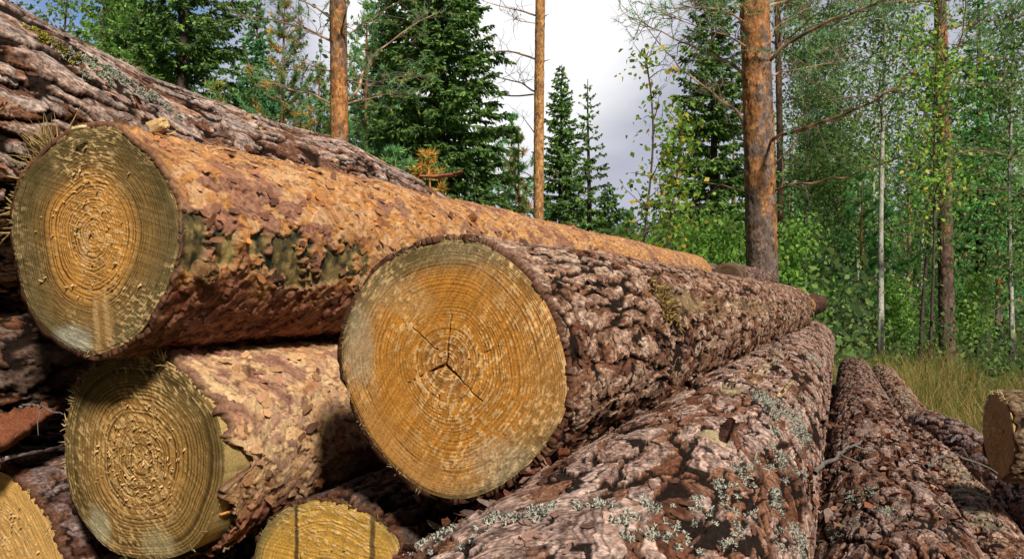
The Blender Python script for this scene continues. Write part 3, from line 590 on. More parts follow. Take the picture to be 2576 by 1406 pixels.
Log('L15', 'log', 'added dark fill log at the back of the gap on the far left', None, (-1.50, -.36, 0), 1.2, (2180, 755), 2.6, .150, .14, seed=41, flk=(0, .01, .01), dens=.5, opts=dict(cols=[(.10, .07, .055), (.16, .11, .09)]), far_face=False, face_opts=dict(dens=.3))  # added to cover the pale ground behind and keep this gap dark
Log('L16', 'log', 'added dark fill log in the black gap beneath the lower left sawn end', None, (-.93, -.60, 0), 1.35, (2185, 755), 2.6, .130, .12, seed=42, flk=(0, .01, .01), dens=.5, opts=dict(cols=[(.10, .07, .055), (.16, .11, .09)]), far_face=False, face_opts=dict(dens=.3))  # added fill log, its dark bark colour deepens the shade of the gap
Log('L17', 'log', 'added dark fill log in the crack between the lichen log and its neighbour', None, (-.10, -.66, 0), .55, (2120, 755), 5.0, .130, .12, seed=43, flk=(0, .01, .01), dens=.5, opts=dict(cols=[(.10, .07, .055), (.16, .11, .09)]), far_face=False, face_opts=dict(dens=.3))  # added with the other fill logs to close the crack with dark

# ------------------------------------------------------------------ ground and grass
rngG = np.random.default_rng(77)
def ground_z(x, y):
    x = np.asarray(x, float); y = np.asarray(y, float)
    P = np.stack([x, y, 0 * x], -1)
    return (fbm(P, .25, 3, 5) - .5) * .35 * sst(3, 9, np.hypot(x, y)) + (fbm(P, 1.6, 3, 6) - .5) * .10
gx = np.concatenate([-np.geomspace(400, .4, 70), [0], np.geomspace(.4, 400, 70)])
GX, GY = np.meshgrid(gx, gx); GZ = ground_z(GX, GY)
GP = np.stack([GX, GY, GZ], -1); gn = fbm(GP, .8, 4, 8); gc = pal([(.030, .022, .012), (.055, .045, .018), (.045, .060, .018), (.09, .075, .03)], gn * 1.3 - .15)
ac = Acc(); ac.grid(GP, gc); gnd = ac.build('ground', M_SOIL); tag(gnd, kind='structure')

def blades(acc, X, Y_, H, W, lean, cols, rng, z=None):
    n_ = len(X); Z = ground_z(X, Y_) if z is None else z; a = rng.uniform(0, 2 * PI, n_); d = np.stack([np.cos(a), np.sin(a), 0 * a], -1); b_ = rng.uniform(0, 2 * PI, n_)
    s_ = np.stack([np.cos(b_), np.sin(b_), 0 * a], -1); t = np.array([0, .4, .75, 1.0]); k = lean * rng.uniform(.1, 1, n_)
    ctr = np.stack([X, Y_, Z], -1)[:, None] + d[:, None] * ((t ** 2)[None, :, None] * (H * k)[:, None, None]) + np.array([0, 0, 1.0]) * ((t - .35 * k[:, None] * t[None] ** 3)[..., None] * H[:, None, None])
    ww = (W[:, None] * np.array([1, .8, .5, .05]))[..., None]; V = np.stack([ctr - s_[:, None] * ww, ctr + s_[:, None] * ww], 2)
    base = np.arange(n_)[:, None, None] * 8; q = np.array([[0, 1, 3, 2], [2, 3, 5, 4], [4, 5, 7, 6]])[None] + base
    c = np.array(cols)[rng.integers(0, len(cols), n_)] * rng.uniform(.7, 1.25, (n_, 1))
    acc.add(V.reshape(-1, 3), q.reshape(-1, 4), np.repeat(c, 8, axis=0))
ng = 60000
gy = 3.2 + 6.8 * rngG.uniform(0, 1, ng) ** 1.5; gxx = gy * rngG.uniform(.30, .80, ng)
dens = fbm(np.stack([gxx, gy, 0 * gy], -1), 1.3, 3, 40); kk = dens > .43; gxx, gy, dens = gxx[kk], gy[kk], dens[kk]
GH = .72 * (.12 + .42 * rngG.uniform(0, 1, len(gy)) ** 1.6) * (.6 + .9 * (dens - .4) * 3)
ac = Acc(); blades(ac, gxx, gy, GH, rngG.uniform(.0018, .0042, len(gy)), .75, [(.13, .115, .035), (.20, .15, .05), (.08, .11, .028), (.27, .20, .085), (.05, .085, .02), (.13, .12, .035), (.17, .09, .035)], rngG)
tag(ac.build('meadow_grass', M_LEAF), 'tall yellow-green autumn grass growing beyond the right end of the log pile', 'grass', kind='stuff')
# low herbs and undergrowth everywhere under the trees
def leafquads(acc, P0, D, size, rng, cols, aspect=.75, lobes=False):
    n_ = len(P0); r_ = rng.normal(size=(n_, 3)); D = D / (np.linalg.norm(D, axis=1, keepdims=True) + 1e-9); s_ = np.cross(D, r_); s_ /= np.linalg.norm(s_, axis=1, keepdims=True) + 1e-9
    N_ = np.cross(D, s_); L = size[:, None]; w_ = L * aspect * .5
    V = np.stack([P0, P0 + D * L * .38 + s_ * w_ + N_ * L * .08, P0 + D * L, P0 + D * L * .38 - s_ * w_ + N_ * L * .08], 1)
    q = np.array([[0, 1, 2, 3]])[None] + np.arange(n_)[:, None, None] * 4
    acc.add(V.reshape(-1, 3), q.reshape(-1, 4), np.repeat(cols, 4, axis=0))
def rcol(rng, n_, cols, p=None, lo=.7, hi=1.25):
    cols = np.array(cols, float); return cols[rng.choice(len(cols), n_, p=p)] * rng.uniform(lo, hi, (n_, 1))
def rdir(rng, n_, zb=0.0, zs=1.0):
    d = rng.normal(size=(n_, 3)); d[:, 2] = d[:, 2] * zs + zb; return d / np.linalg.norm(d, axis=1, keepdims=True)
GREEN = [(.050, .088, .030), (.075, .130, .040), (.105, .165, .052), (.040, .070, .026), (.14, .19, .055)]
SPRUCE = [(.030, .056, .020), (.045, .080, .025), (.064, .104, .028), (.022, .043, .017), (.088, .128, .034)]
PINEC = [(.045, .105, .050), (.065, .14, .060), (.035, .080, .038), (.085, .16, .065), (.13, .17, .05)]
ac = Acc(); nu = 60000; uy = 6 + 27 * rngG.uniform(0, 1, nu) ** 1.1; ux = uy * rngG.uniform(-.35, .85, nu)
ub = fbm(np.stack([ux, uy, 0 * uy], -1), .8, 3, 44); hmax = np.clip((ub - .36) * 4.6, .10, 1.5) * np.where(ux / uy < .455, sst(5.5, 7, uy), sst(8.8, 10.5, uy)) + .08; uz = ground_z(ux, uy) + hmax * rngG.uniform(0, 1, nu)
leafquads(ac, np.stack([ux, uy, uz], -1), rdir(rngG, nu, .2), rngG.uniform(.04, .09, nu), rngG, rcol(rngG, nu, GREEN, lo=.5, hi=1.15))
tag(ac.build('undergrowth', M_LEAF), 'leafy green undergrowth of blueberry and herbs on the forest floor', 'undergrowth', kind='stuff')

# ------------------------------------------------------------------ trees
def base_at(px, Y):
    p = at(px, 755, Y); return np.array([p[0], Y, float(ground_z(p[0], Y)) - .03])
def curve(p0, d, L, rng, n_=6, up=0.0, wob=.12):
    p = [np.array(p0, float)]; d = np.array(d, float); d /= np.linalg.norm(d)
    for i in range(n_):
        p.append(p[-1] + d * L / n_); d = d + rng.normal(size=3) * wob + np.array([0, 0, up / n_]); d /= np.linalg.norm(d)
    return np.array(p)
def trunk_mesh(root, b, top, r0, r1, colf, name='trunk', seg=20, n_=60, wob=.02, rng=None, bump=.03):
    t = np.linspace(0, 1, n_); pts = b + (top - b) * t[:, None]
    if rng is not None: pts[:, 0] += wob * np.sin(t * 7 + rng.uniform(0, 6)) * t; pts[:, 1] += wob * np.sin(t * 5 + rng.uniform(0, 6)) * t
    rr = r0 + (r1 - r0) * t + r0 * .35 * np.exp(-t * n_ * .35)
    th = np.linspace(0, 2 * PI, seg, endpoint=False); T, TT = np.meshgrid(th, t); Pn = np.stack([np.cos(T) * r0, np.sin(T) * r0, TT * np.linalg.norm(top - b)], -1) + b[0]
    R = rr[:, None] * (1 + bump * 2 * (fbm(Pn, 14, 3, int(abs(b[0]) * 100)) - .5) + bump * 2 * (fbm(Pn * np.array([1, 1, .3]), 40, 2, 3) - .5))
    P = pts[:, None] + np.stack([R * np.cos(T), R * np.sin(T), 0 * R], -1)
    c = colf(Pn, TT, T); a_ = Acc(); a_.grid(P, c, wrap=True); return a_.build(name, M_TRUNK, root, b), pts, rr
def pine_col(hz=(.0, .25), gk=.10, lo=(.11, .075, .06), hi=(.50, .23, .075), grey=(.30, .25, .23)):
    def f(P, t, T):
        n1 = fbm(P, 9, 4, 61); n2 = fbm(P * np.array([1, 1, .6]), 34, 3, 62); n3 = fbm(P * np.array([1, 1, .4]), 90, 2, 63, .6); k = sst(hz[0], hz[1], t + (n1 - .5) * .15)
        a = pal([lo, (lo[0] * 1.9, lo[1] * 1.8, lo[2] * 1.8), (lo[0] * .5, lo[1] * .45, lo[2] * .4), lo], n2 * 1.4 - .2); b = pal([(hi[0] * .55, hi[1] * .45, hi[2] * .45), hi, (hi[0] * 1.15, hi[1] * 1.3, hi[2] * 1.5), (hi[0] * .8, hi[1] * .75, hi[2] * .7)], n2 * 1.5 - .25)
        c = a * (1 - k[..., None]) + b * k[..., None]; g = sst(.50, .60, fbm(P * np.array([1, 1, .5]), 7, 5, 64, .6) + gk * (1 - sst(hz[0], hz[1] * 2.2, t))) * .85; c = c * (1 - g[..., None]) + np.array(grey) * (g * (.4 + 1.0 * n3))[..., None]
        zz = P[..., 2]; w_ = fbm(P, 30, 3, 65) - .5; VV = voro(T / (2 * PI) * 15 + w_ * 1.4, zz / .055 + w_ * 1.1, 15, 66)
        c = c * (.62 + .75 * VV[2])[..., None]; ed = (1 - sst(0, .16, VV[1] - VV[0])) * (.35 + .65 * (1 - k)) * (VV[3] > .25)
        c = mixc(c, (.05, .026, .016), ed * .75)
        return mixc(c, (.03, .018, .012), sst(.58, .68, n3 * .5 + n2 * .5) * .8)
    return f
def birch_col(P, t, T):
    n2 = fbm(P * np.array([1, 1, 3.0]), 12, 3, 71); n3 = fbm(P, 5, 3, 72)
    c = pal([(.60, .58, .54), (.50, .47, .42), (.70, .69, .66)], n3); return mixc(c, (.05, .045, .04), sst(.56, .62, n2 + .25 * (1 - sst(0, .12, t)) - .02))
def dark_col(P, t, T): return pal([(.045, .032, .026), (.09, .068, .055), (.13, .10, .085)], fbm(P, 20, 3, 73))

def sprays(acc, pts, dens, rng, L=.16, W=.026, cols=SPRUCE, droop=.55, hang=.5, side=1.0):
    """spruce foliage: short needle-covered twigs leaving a branch sideways and hanging"""
    seg = np.diff(pts, axis=0); ln = np.linalg.norm(seg, axis=1); tot = ln.sum(); m = max(2, int(tot * dens)); cum = np.concatenate([[0], np.cumsum(ln)]) / tot
    t = rng.uniform(.08, 1, m); i = np.clip(np.searchsorted(cum, t) - 1, 0, len(seg) - 1); f = (t - cum[i]) / (cum[i + 1] - cum[i] + 1e-9)
    P0 = pts[i] + seg[i] * f[:, None]; ax = seg[i] / ln[i][:, None]; sd_ = np.cross(ax, [0, 0, 1.0]); sd_ /= np.linalg.norm(sd_, axis=1, keepdims=True) + 1e-9
    D = ax * .7 + sd_ * (rng.choice([-1, 1], m) * rng.uniform(.3, 1.2, m) * side)[:, None]; D[:, 2] -= rng.uniform(0, droop, m) + hang * (rng.uniform(0, 1, m) < .35) * 1.6
    D += rng.normal(size=(m, 3)) * .15; D /= np.linalg.norm(D, axis=1, keepdims=True); l = L * rng.uniform(.5, 1.3, m) * (1.15 - .6 * t)
    c = rcol(rng, m, cols, lo=.65, hi=1.3); tip = (rng.uniform(0, 1, m) < .25)[:, None]; c = np.where(tip, c * 1.35, c)
    # each twig: two crossed serrated slivers
    for s_ in range(2):
        r_ = rng.normal(size=(m, 3)); n_ = np.cross(D, r_); n_ /= np.linalg.norm(n_, axis=1, keepdims=True) + 1e-9; w_ = (W * rng.uniform(.6, 1.3, m))[:, None]
        A = P0; B = P0 + D * l[:, None]; M1 = P0 + D * (l * .35)[:, None]; M2 = P0 + D * (l * .7)[:, None]
        V = np.stack([A, M1 + n_ * w_, P0 + D * (l * .5)[:, None] + n_ * w_ * .4, M2 + n_ * w_ * .75, B, M2 - n_ * w_ * .75, P0 + D * (l * .5)[:, None] - n_ * w_ * .4, M1 - n_ * w_], 1)
        q = np.array([[0, 1, 2, 6], [0, 6, 7, 0], [2, 3, 5, 6], [3, 4, 5, 5]]); q = np.array([[7, 0, 1, 2], [7, 2, 6, 6], [6, 2, 3, 5], [5, 3, 4, 4]])
        q3 = np.array([[7, 0, 1], [3, 4, 5], [7, 1, 2], [7, 2, 6], [6, 2, 3], [6, 3, 5]])[None] + np.arange(m)[:, None, None] * 8
        acc.add(V.reshape(-1, 3), q3.reshape(-1, 3), np.repeat(c, 8, axis=0))
def tuft(acc, P0, D, rng, n_=14, L=.06, W=.0035, cols=PINEC):
    """bursts of pine needles; P0, D arrays"""
    m = len(P0); d = D[:, None] * .75 + rng.normal(size=(m, n_, 3)) * .62; d /= np.linalg.norm(d, axis=2, keepdims=True)
    d = d.reshape(-1, 3); p = (P0[:, None] + D[:, None] * rng.uniform(-.09, .03, (m, n_, 1))).reshape(-1, 3); l = (L * rng.uniform(.6, 1.25, m * n_))[:, None]
    r_ = rng.normal(size=d.shape); s_ = np.cross(d, r_); s_ /= np.linalg.norm(s_, axis=1, keepdims=True) + 1e-9
    V = np.stack([p - s_ * W, p + s_ * W, p + d * l], 1); q = np.arange(m * n_ * 3).reshape(-1, 3)
    c = np.repeat(rcol(rng, m, cols, lo=.75, hi=1.2), n_, axis=0) * rng.uniform(.8, 1.2, (m * n_, 1)); acc.add(V.reshape(-1, 3), q, np.repeat(c, 3, axis=0))

def spruce(px, Y, H, Rb, label, seed, z0=.4, dens=46, px_top=None, sparse=1.0, group=None, cols=SPRUCE, W=.026, L=.17, step=.20):
    rng = np.random.default_rng(seed); b = base_at(px, Y); root = empty('spruce_tree', b); tag(root, label, 'tree', group)
    top = b + np.array([0 if px_top is None else (px_top - px) / F * Y, 0, H])
    trunk_mesh(root, b, top, .012 * H + .02, .006, dark_col, rng=rng, seg=8, n_=24)
    a_ = Acc(); z = z0
    while z < H * .985:
        t = z / H; r = Rb * (1 - t) ** .85 * (.75 + .25 * sst(0, .2, t)); ctr = b + (top - b) * t
        nb = int(rng.integers(5, 8) * (1 if t < .9 else .7)); ph = rng.uniform(0, 6)
        for k in range(nb):
            if rng.uniform() > sparse: continue
            an = ph + k * 2 * PI / nb + rng.uniform(-.3, .3); L_ = r * rng.uniform(.65, 1.12) + .06
            d = np.array([math.cos(an), math.sin(an), -.28 + .75 * t ** 1.5]); p = curve(ctr, d, L_, rng, 5, up=.55 * (1 - t) + .1, wob=.06)
            a_.tube(p, np.linspace(.012 * (1 - t) + .004, .003, 6), 3, (.05, .038, .03)); sprays(a_, p, dens, rng, L=L * (.55 + .6 * (1 - t)), W=W, cols=cols)
            if L_ > .5:
                for q in range(int(L_ * 5)):
                    i = rng.integers(1, 5); sd_ = rng.choice([-1, 1]); dd = (p[i] - p[i - 1]); dd /= np.linalg.norm(dd); sv = np.cross(dd, [0, 0, 1.0]); 
                    p2 = curve(p[i], dd + sv * sd_ * .9 + np.array([0, 0, -.25]), L_ * rng.uniform(.2, .42), rng, 3, up=.1, wob=.1); sprays(a_, p2, dens * .9, rng, L=L * .75, W=W, cols=cols)
        z += step * rng.uniform(.7, 1.3) * (1 - .35 * t)
    a_.build('crown', M_NEEDLE, root, b); return root
def pine_crown(a_, b, top, z0, z1, Rf, rng, nwh, dens=20, L=.06, cols=PINEC, dead=.0, W=.004, nn=14, up=.3):
    for z in np.linspace(z0, z1, nwh):
        t = (z - z0) / max(z1 - z0, .1); H = top[2] - b[2]; ctr = b + (top - b) * (z / H); ph = rng.uniform(0, 6); nb = rng.integers(3, 6)
        for k in range(nb):
            an = ph + k * 2 * PI / nb + rng.uniform(-.4, .4); L_ = Rf(t) * rng.uniform(.6, 1.15)
            p = curve(ctr, (math.cos(an), math.sin(an), .15 + .3 * rng.uniform()), L_, rng, 6, up=up, wob=.14); a_.tube(p, np.linspace(.008 + .008 * L_, .003, 7), 4, (.11, .065, .04))
            m = int(L_ * dens)
            for q in range(max(2, m // 3)):
                i = rng.integers(2, 7); dd = p[i] - p[i - 1]; dd /= np.linalg.norm(dd); p2 = curve(p[i], dd + rng.normal(size=3) * .6 + np.array([0, 0, .15]), L_ * rng.uniform(.12, .35), rng, 3, up=.5, wob=.15)
                a_.tube(p2, np.linspace(.005, .002, 4), 3, (.12, .07, .04)); D = np.diff(p2, axis=0); D /= np.linalg.norm(D, axis=1, keepdims=True); tuft(a_, np.concatenate([p2[1:], p2[1:] - D * .04]), np.concatenate([D, D]), rng, nn, L, W, cols)
def young_pine(px, Y, H, R, label, seed, group=None, cols=PINEC, nwh=None, z0=.5, nn=13):
    rng = np.random.default_rng(seed); b = base_at(px, Y); root = empty('pine_tree', b); tag(root, label, 'tree', group); top = b + np.array([rng.uniform(-.2, .2), 0, H])
    trunk_mesh(root, b, top, .012 * H + .015, .008, pine_col((.1, .4)), rng=rng, seg=8, n_=24); a_ = Acc()
    pine_crown(a_, b, top, z0, H * .97, lambda t: R * (1 - t) ** .7 + .12, rng, nwh or int(H * 3.6), dens=24, L=.10, W=.0085, nn=nn, cols=cols, up=.6)
    a_.build('crown', M_NEEDLE, root, b); return root
def birch(px, Y, H, label, seed, R=1.0, z0=1.2, leaf=.05, nl=9000, r0=.04, group=None, colf=birch_col, lean=0.0, cols=GREEN, px_top=None, hang=.3, name='birch_tree', nbr=60, stems=1):
    rng = np.random.default_rng(seed); b = base_at(px, Y); root = empty(name, b); tag(root, label, 'tree', group)
    top = b + np.array([lean if px_top is None else (px_top - px) / F * Y, 0, H]); _, pts, rr = trunk_mesh(root, b, top, r0, .006, colf, rng=rng, seg=10, n_=40, wob=.08)
    a_ = Acc(); per = max(1, nl // nbr)
    for k in range(nbr):
        t = (z0 + (H - z0) * rng.uniform(0, 1) ** .9) / H; p0 = pts[min(int(t * 39), 39)]; an = rng.uniform(0, 2 * PI); L_ = R * (1.05 - .75 * t) * rng.uniform(.5, 1.15) + .1
        p = curve(p0, (math.cos(an), math.sin(an), .8), L_, rng, 6, up=-hang * 1.5, wob=.16); a_.tube(p, np.linspace(.004 + .006 * L_, .0015, 7), 3, (.09, .065, .05))
        m = int(per * L_ / R * 1.3); i = rng.integers(1, 7, m); f = rng.uniform(0, 1, m)[:, None]; Q = p[i] * f + p[i - 1] * (1 - f)
        off = rng.normal(size=(m, 3)) * np.array([.16, .16, .14]) * (.35 + .75 * L_); off[:, 2] -= abs(rng.normal(size=m)) * .12 * hang; leafquads(a_, Q + off, rdir(rng, m, -.5), leaf * rng.uniform(.6, 1.3, m), rng, rcol(rng, m, cols))
    a_.build('crown', M_LEAF, root, b); return root
def big_pine(px, px_top, Y, r0, r1, label, limbs, seed, Htop=9.5, colf=None, twig=1.0, green=1.0, crownz=None):
    """a tall pine: straight bare trunk with hand-placed limbs; limbs = [(picture polyline), radius, twigginess, needles]"""
    rng = np.random.default_rng(seed); b = base_at(px, Y); root = empty('pine_tree', b); tag(root, label, 'tree')
    x0 = at(px_top, 0, Y); slope = (x0[0] - b[0]) / (x0[2] - b[2]); top = b + np.array([slope * Htop, 0, Htop])
    trunk_mesh(root, b, top, r0, r1, colf or pine_col(), rng=rng, seg=84, n_=int(Htop / (.0017 * Y)), wob=.03, bump=.06)
    for pts, rad, tw, nd in limbs:
        n_ = len(pts); dy = rng.uniform(-.28, .2); P = np.array([at(x, y, Y + dy * k * (.5 + .25 * n_)) for k, (x, y) in enumerate(pts)])
        t = np.linspace(0, n_ - 1, n_ * 4 - 3); Pi = np.stack([np.interp(t, np.arange(n_), P[:, i]) for i in range(3)], -1); Pi[1:-1] += rng.normal(size=Pi[1:-1].shape) * .012; Pi = np.concatenate([Pi[:1], (Pi[:-2] + 2 * Pi[1:-1] + Pi[2:]) / 4, Pi[-1:]])
        a_ = Acc(); lc = pal([(.05, .035, .028), (.14, .085, .055), (.22, .15, .11)], rng.uniform(0, 1, len(Pi))); a_.tube(Pi, np.linspace(rad, rad * .22, len(Pi)), 7, lc)
        L_ = np.linalg.norm(Pi[-1] - Pi[0])
        for q in range(int(tw * L_ * 9)):
            i = rng.integers(2, len(Pi)); dd = Pi[i] - Pi[i - 1]; dd /= np.linalg.norm(dd) + 1e-9; p2 = curve(Pi[i], dd + rng.normal(size=3) * .75, rng.uniform(.2, .62) * (1.1 - .5 * i / len(Pi)), rng, 5, up=.25, wob=.28); a_.tube(p2, np.linspace(.0055, .002, 6), 3, (.10, .075, .06))
            for q2 in range(3):
                j = rng.integers(1, 6); d2 = p2[j] - p2[j - 1]; d2 /= np.linalg.norm(d2); p3 = curve(p2[j], d2 + rng.normal(size=3) * .8, rng.uniform(.08, .28), rng, 3, up=.2, wob=.3); a_.tube(p3, np.linspace(.003, .0015, 4), 3, (.11, .085, .07))
                if rng.uniform() < nd: D = np.diff(p3, axis=0); D /= np.linalg.norm(D, axis=1, keepdims=True); tuft(a_, p3[1:], D, rng, 12, .055, .0032)
        a_.build('limb', M_TRUNK if nd == 0 else M_NEEDLE, root, b)
    if crownz:
        a_ = Acc(); pine_crown(a_, b, top, crownz, Htop * .98, lambda t: 1.5 * (1 - .5 * t), rng, 9, dens=9, nn=10, L=.075, W=.006); a_.build('crown', M_NEEDLE, root, b)
    return root

# the three tall pines in front and their neighbours
big_pine(1925, 1895, 7.5, .150, .112, 'thickest standing pine with orange flaky trunk just behind the far log ends', [
    ([(1906,182),(1965,120),(2045,76),(2117,40),(2172,20),(2226,0),(2300,-40)], .020, 1.5, .55),
    ([(1885,191),(1837,164),(1790,138),(1736,116),(1681,89),(1610,60)], .018, 1.6, .25),
    ([(1901,351),(1877,313),(1845,273),(1801,244),(1754,207),(1714,175),(1681,138),(1640,90),(1580,0)], .020, .55, .06),
    ([(1928,196),(1972,182),(2048,167),(2099,156),(2146,136)], .011, 1.2, .4),
    ([(1925,364),(1965,338),(2026,320),(2085,302),(2154,273),(2208,247),(2255,218),(2299,182)], .018, .5, .12),
    ([(1917,476),(1936,429),(1972,393),(2001,353),(2019,302),(2041,247)], .013, .12, 0),
    ([(1939,484),(1990,462),(2081,451),(2154,436),(2219,415),(2263,398)], .012, .4, .1),
    ([(1872,355),(1845,350),(1816,344)], .008, .1, 0),
    ([(1874,484),(1826,469),(1780,460),(1728,453)], .009, .3, 0),
    ([(1925,20),(1985,4),(2060,-10),(2140,-40)], .014, 1.5, .6),
    ([(1925,110),(1960,60),(2020,30),(2080,-10)], .010, 1.3, .6),
    ([(1880,60),(1830,30),(1760,20),(1690,10)], .012, 1.6, .6),
    ([(1885,130),(1840,90),(1770,70),(1700,45)], .010, 1.5, .4)], 501, Htop=9.5, colf=pine_col((.10, .17), hi=(.38, .17, .065), grey=(.21, .165, .15), gk=.09), crownz=4.6)
big_pine(858, 853, 9.0, .105, .085, 'pine with an orange mottled trunk behind the top of the thick grey log', [
    ([(852,273),(896,233),(914,182),(932,149),(976,105),(1034,65),(1107,29)], .020, 1.0, .3),
    ([(874,262),(940,247),(1001,229)], .010, .8, .2),
    ([(836,105),(782,80),(727,62),(673,47),(596,36)], .016, 1.6, .3),
    ([(840,265),(807,247),(745,229),(691,218),(640,215)], .014, 1.3, .4),
    ([(855,102),(865,55),(869,0),(880,-60)], .014, .8, .3),
    ([(845,60),(800,20),(740,-5),(690,-20)], .012, 1.6, .6),
    ([(840,180),(790,170),(740,150),(700,150)], .010, 1.4, .4),
    ([(870,90),(920,60),(980,20),(1040,-10)], .010, 1.3, .6),
    ([(866,200),(920,215),(980,200),(1040,190)], .009, 1.2, .4)], 502, Htop=10, colf=pine_col((.05, .12), hi=(.46, .20, .07), grey=(.24, .15, .10)), crownz=5.0)
big_pine(1352, 1360, 13.0, .088, .072, 'slim bare pine trunk with dead curving twigs standing against the white sky', [
    ([(1347,40),(1285,22),(1209,0)], .016, 1.1, .1), ([(1350,60),(1300,50),(1262,30)], .009, .9, .1),
    ([(1350,151),(1281,127),(1212,135),(1169,138)], .018, 1.7, .02), ([(1349,233),(1303,207),(1249,193),(1198,167)], .015, 1.8, .0),
    ([(1343,238),(1267,242),(1216,222),(1180,193)], .015, 1.5, .0), ([(1369,44),(1380,36)], .010, 0, 0), ([(1369,155),(1384,150)], .010, 0, 0),
    ([(1369,455),(1395,440),(1420,429)], .010, .5, 0), ([(1343,451),(1320,435),(1296,424)], .012, .3, 0), ([(1345,335),(1320,305),(1303,284)], .010, .8, 0)],
    503, Htop=12, colf=pine_col((.03, .08), hi=(.55, .27, .10), lo=(.2, .1, .06), grey=(.42, .22, .10)), crownz=7)
big_pine(1966, 1958, 13.5, .058, .045, 'thin dark pine stem close to the right of the thickest pine', [
    ([(1958,60),(1990,40),(2030,50)], .009, 2.0, .6), ([(1956,200),(1990,190),(2030,200)], .008, 2.0, .5), ([(1960,330),(2000,320),(2040,335)], .008, 1.8, .5), ([(1958,120),(1930,100),(1900,105)], .008, 1.8, .5),
    ([(1960,260),(2010,240),(2060,250)], .008, 1.8, .5), ([(1962,420),(2000,410),(2050,420)], .007, 1.6, .4)], 504, Htop=10, colf=pine_col((.2, .5), hi=(.26, .14, .06), lo=(.12, .07, .045), grey=(.2, .14, .1)), crownz=5.5)
big_pine(2382, 2364, 11.7, .112, .062, 'reddish pine trunk half hidden by birch leaves, second thick trunk from the right edge', [
    ([(2375,156),(2408,124),(2426,73),(2430,0),(2435,-60)], .014, .8, .4), ([(2375,76),(2426,65),(2481,55),(2554,44),(2620,30)], .016, 1.6, .7),
    ([(2375,156),(2463,156),(2520,150),(2590,144)], .010, 1.4, .5), ([(2361,47),(2339,0),(2320,-50)], .012, 1.2, .5), ([(2379,218),(2463,209),(2520,212),(2590,207)], .010, 1.0, .3),
    ([(2375,396),(2445,378),(2500,380),(2560,400)], .010, .9, .2), ([(2365,469),(2320,440),(2277,411)], .012, .6, .1), ([(2386,484),(2450,478),(2517,480)], .009, .8, .1),
    ([(2354,76),(2281,80),(2220,70),(2165,75)], .012, 1.7, .7), ([(2356,20),(2290,0),(2220,10),(2140,0)], .012, 1.8, .8), ([(2370,110),(2430,115),(2500,95)], .010, 1.6, .7), ([(2356,130),(2290,120),(2230,130),(2180,150)], .010, 1.6, .6)],
    505, Htop=10, colf=pine_col((.13, .36), hi=(.36, .15, .07), lo=(.115, .08, .062), grey=(.17, .11, .09)), crownz=5.5)

spruce(452, 13.5, 12, 2.0, 'broad dark green spruce rising behind the upper left logs', 601, z0=1.5, sparse=.8, dens=80, W=.021, L=.2)
spruce(1104, 12.5, 11, 1.55, 'tall dense spruce with drooping boughs left of the slim bare pine', 602, z0=1.2, dens=105, W=.021, L=.2)
spruce(300, 18, 11, 1.9, 'lighter spruce left of the broad dark green spruce', 611, z0=2, dens=50, W=.032, L=.22, cols=[(.05, .085, .028), (.075, .12, .035), (.10, .15, .04)])
spruce(975, 16, 8.6, 1.5, 'duller spruce between the orange pine and the tall dense spruce', 603, z0=1, dens=46, cols=[(.028, .070, .030), (.045, .10, .04), (.06, .12, .05)], W=.036, L=.22)
spruce(640, 17, 8.0, 1.3, 'spruce half hidden behind the twiggy boughs left of the orange mottled pine', 604, z0=1, dens=40, cols=[(.028, .075, .03), (.045, .10, .04), (.06, .12, .05)], W=.036, L=.22)
spruce(1412, 17.5, 6.35, 1.30, 'pointed young spruce directly right of the slim bare pine', 605, z0=.8, dens=85, W=.024, L=.2)
spruce(1482, 14.5, 5.1, 1.05, 'sparse spindly spruce sapling with a long bare tip', 606, z0=.6, dens=40, sparse=.8, W=.026, L=.15, step=.24)
spruce(1797, 12.0, 6.6, 1.35, 'dark spruce just left of the thickest pine', 607, z0=.8, dens=92, W=.021)
spruce(1215, 20, 4.6, 1.3, 'low dark spruce under the tip boughs of the tall dense spruce', 608, z0=.5, dens=36, W=.04, L=.24)
spruce(1530, 24, 4.6, 1.6, 'low spruce at the foot of the bright sky gap', 609, z0=.5, dens=30, W=.045, L=.28)
spruce(2470, 14, 7.5, 1.2, 'feathery dark-stemmed spruce near the right edge', 610, z0=1.6, dens=34, sparse=.85, cols=[(.035, .09, .03), (.05, .12, .04), (.07, .14, .05)])
young_pine(700, 12.5, 5.9, 1.15, 'young blue-green pine with orange dead tufts behind the thick grey log', 611, cols=[(.045, .105, .050), (.065, .14, .060), (.035, .080, .038), (.085, .16, .065), (.30, .15, .035)])
young_pine(560, 11.5, 4.3, 1.0, 'short bushy pine just above the back of the thick grey log', 612, cols=[(.05, .11, .045), (.07, .15, .055), (.04, .085, .035), (.22, .16, .04)])
young_pine(780, 15, 5.6, 1.3, 'taller pine whose boughs fill the view left of the orange mottled trunk', 690, cols=[(.05, .11, .045), (.075, .15, .055), (.045, .085, .035), (.16, .13, .04)])
young_pine(330, 14, 6.6, 1.2, 'light green pine between the leafy branch tips and the broad spruce', 691, cols=[(.08, .14, .04), (.11, .19, .05)])
young_pine(905, 14, 6.5, 1.3, 'green pine filling the gap right of the orange mottled trunk', 613)
young_pine(1020, 10.5, 3.1, .8, 'low pine peeping over the end of the thick grey log', 614)
young_pine(1265, 17, 5.2, .65, 'narrow pale green pine tip left of the slim bare pine', 615, cols=[(.07, .15, .06), (.10, .19, .07), (.05, .11, .05)])
young_pine(1312, 14, 4.0, .75, 'small pine with rusty lower needles at the foot of the slim bare pine', 616, cols=[(.06, .13, .06), (.09, .17, .07), (.05, .10, .05), (.26, .13, .04)])
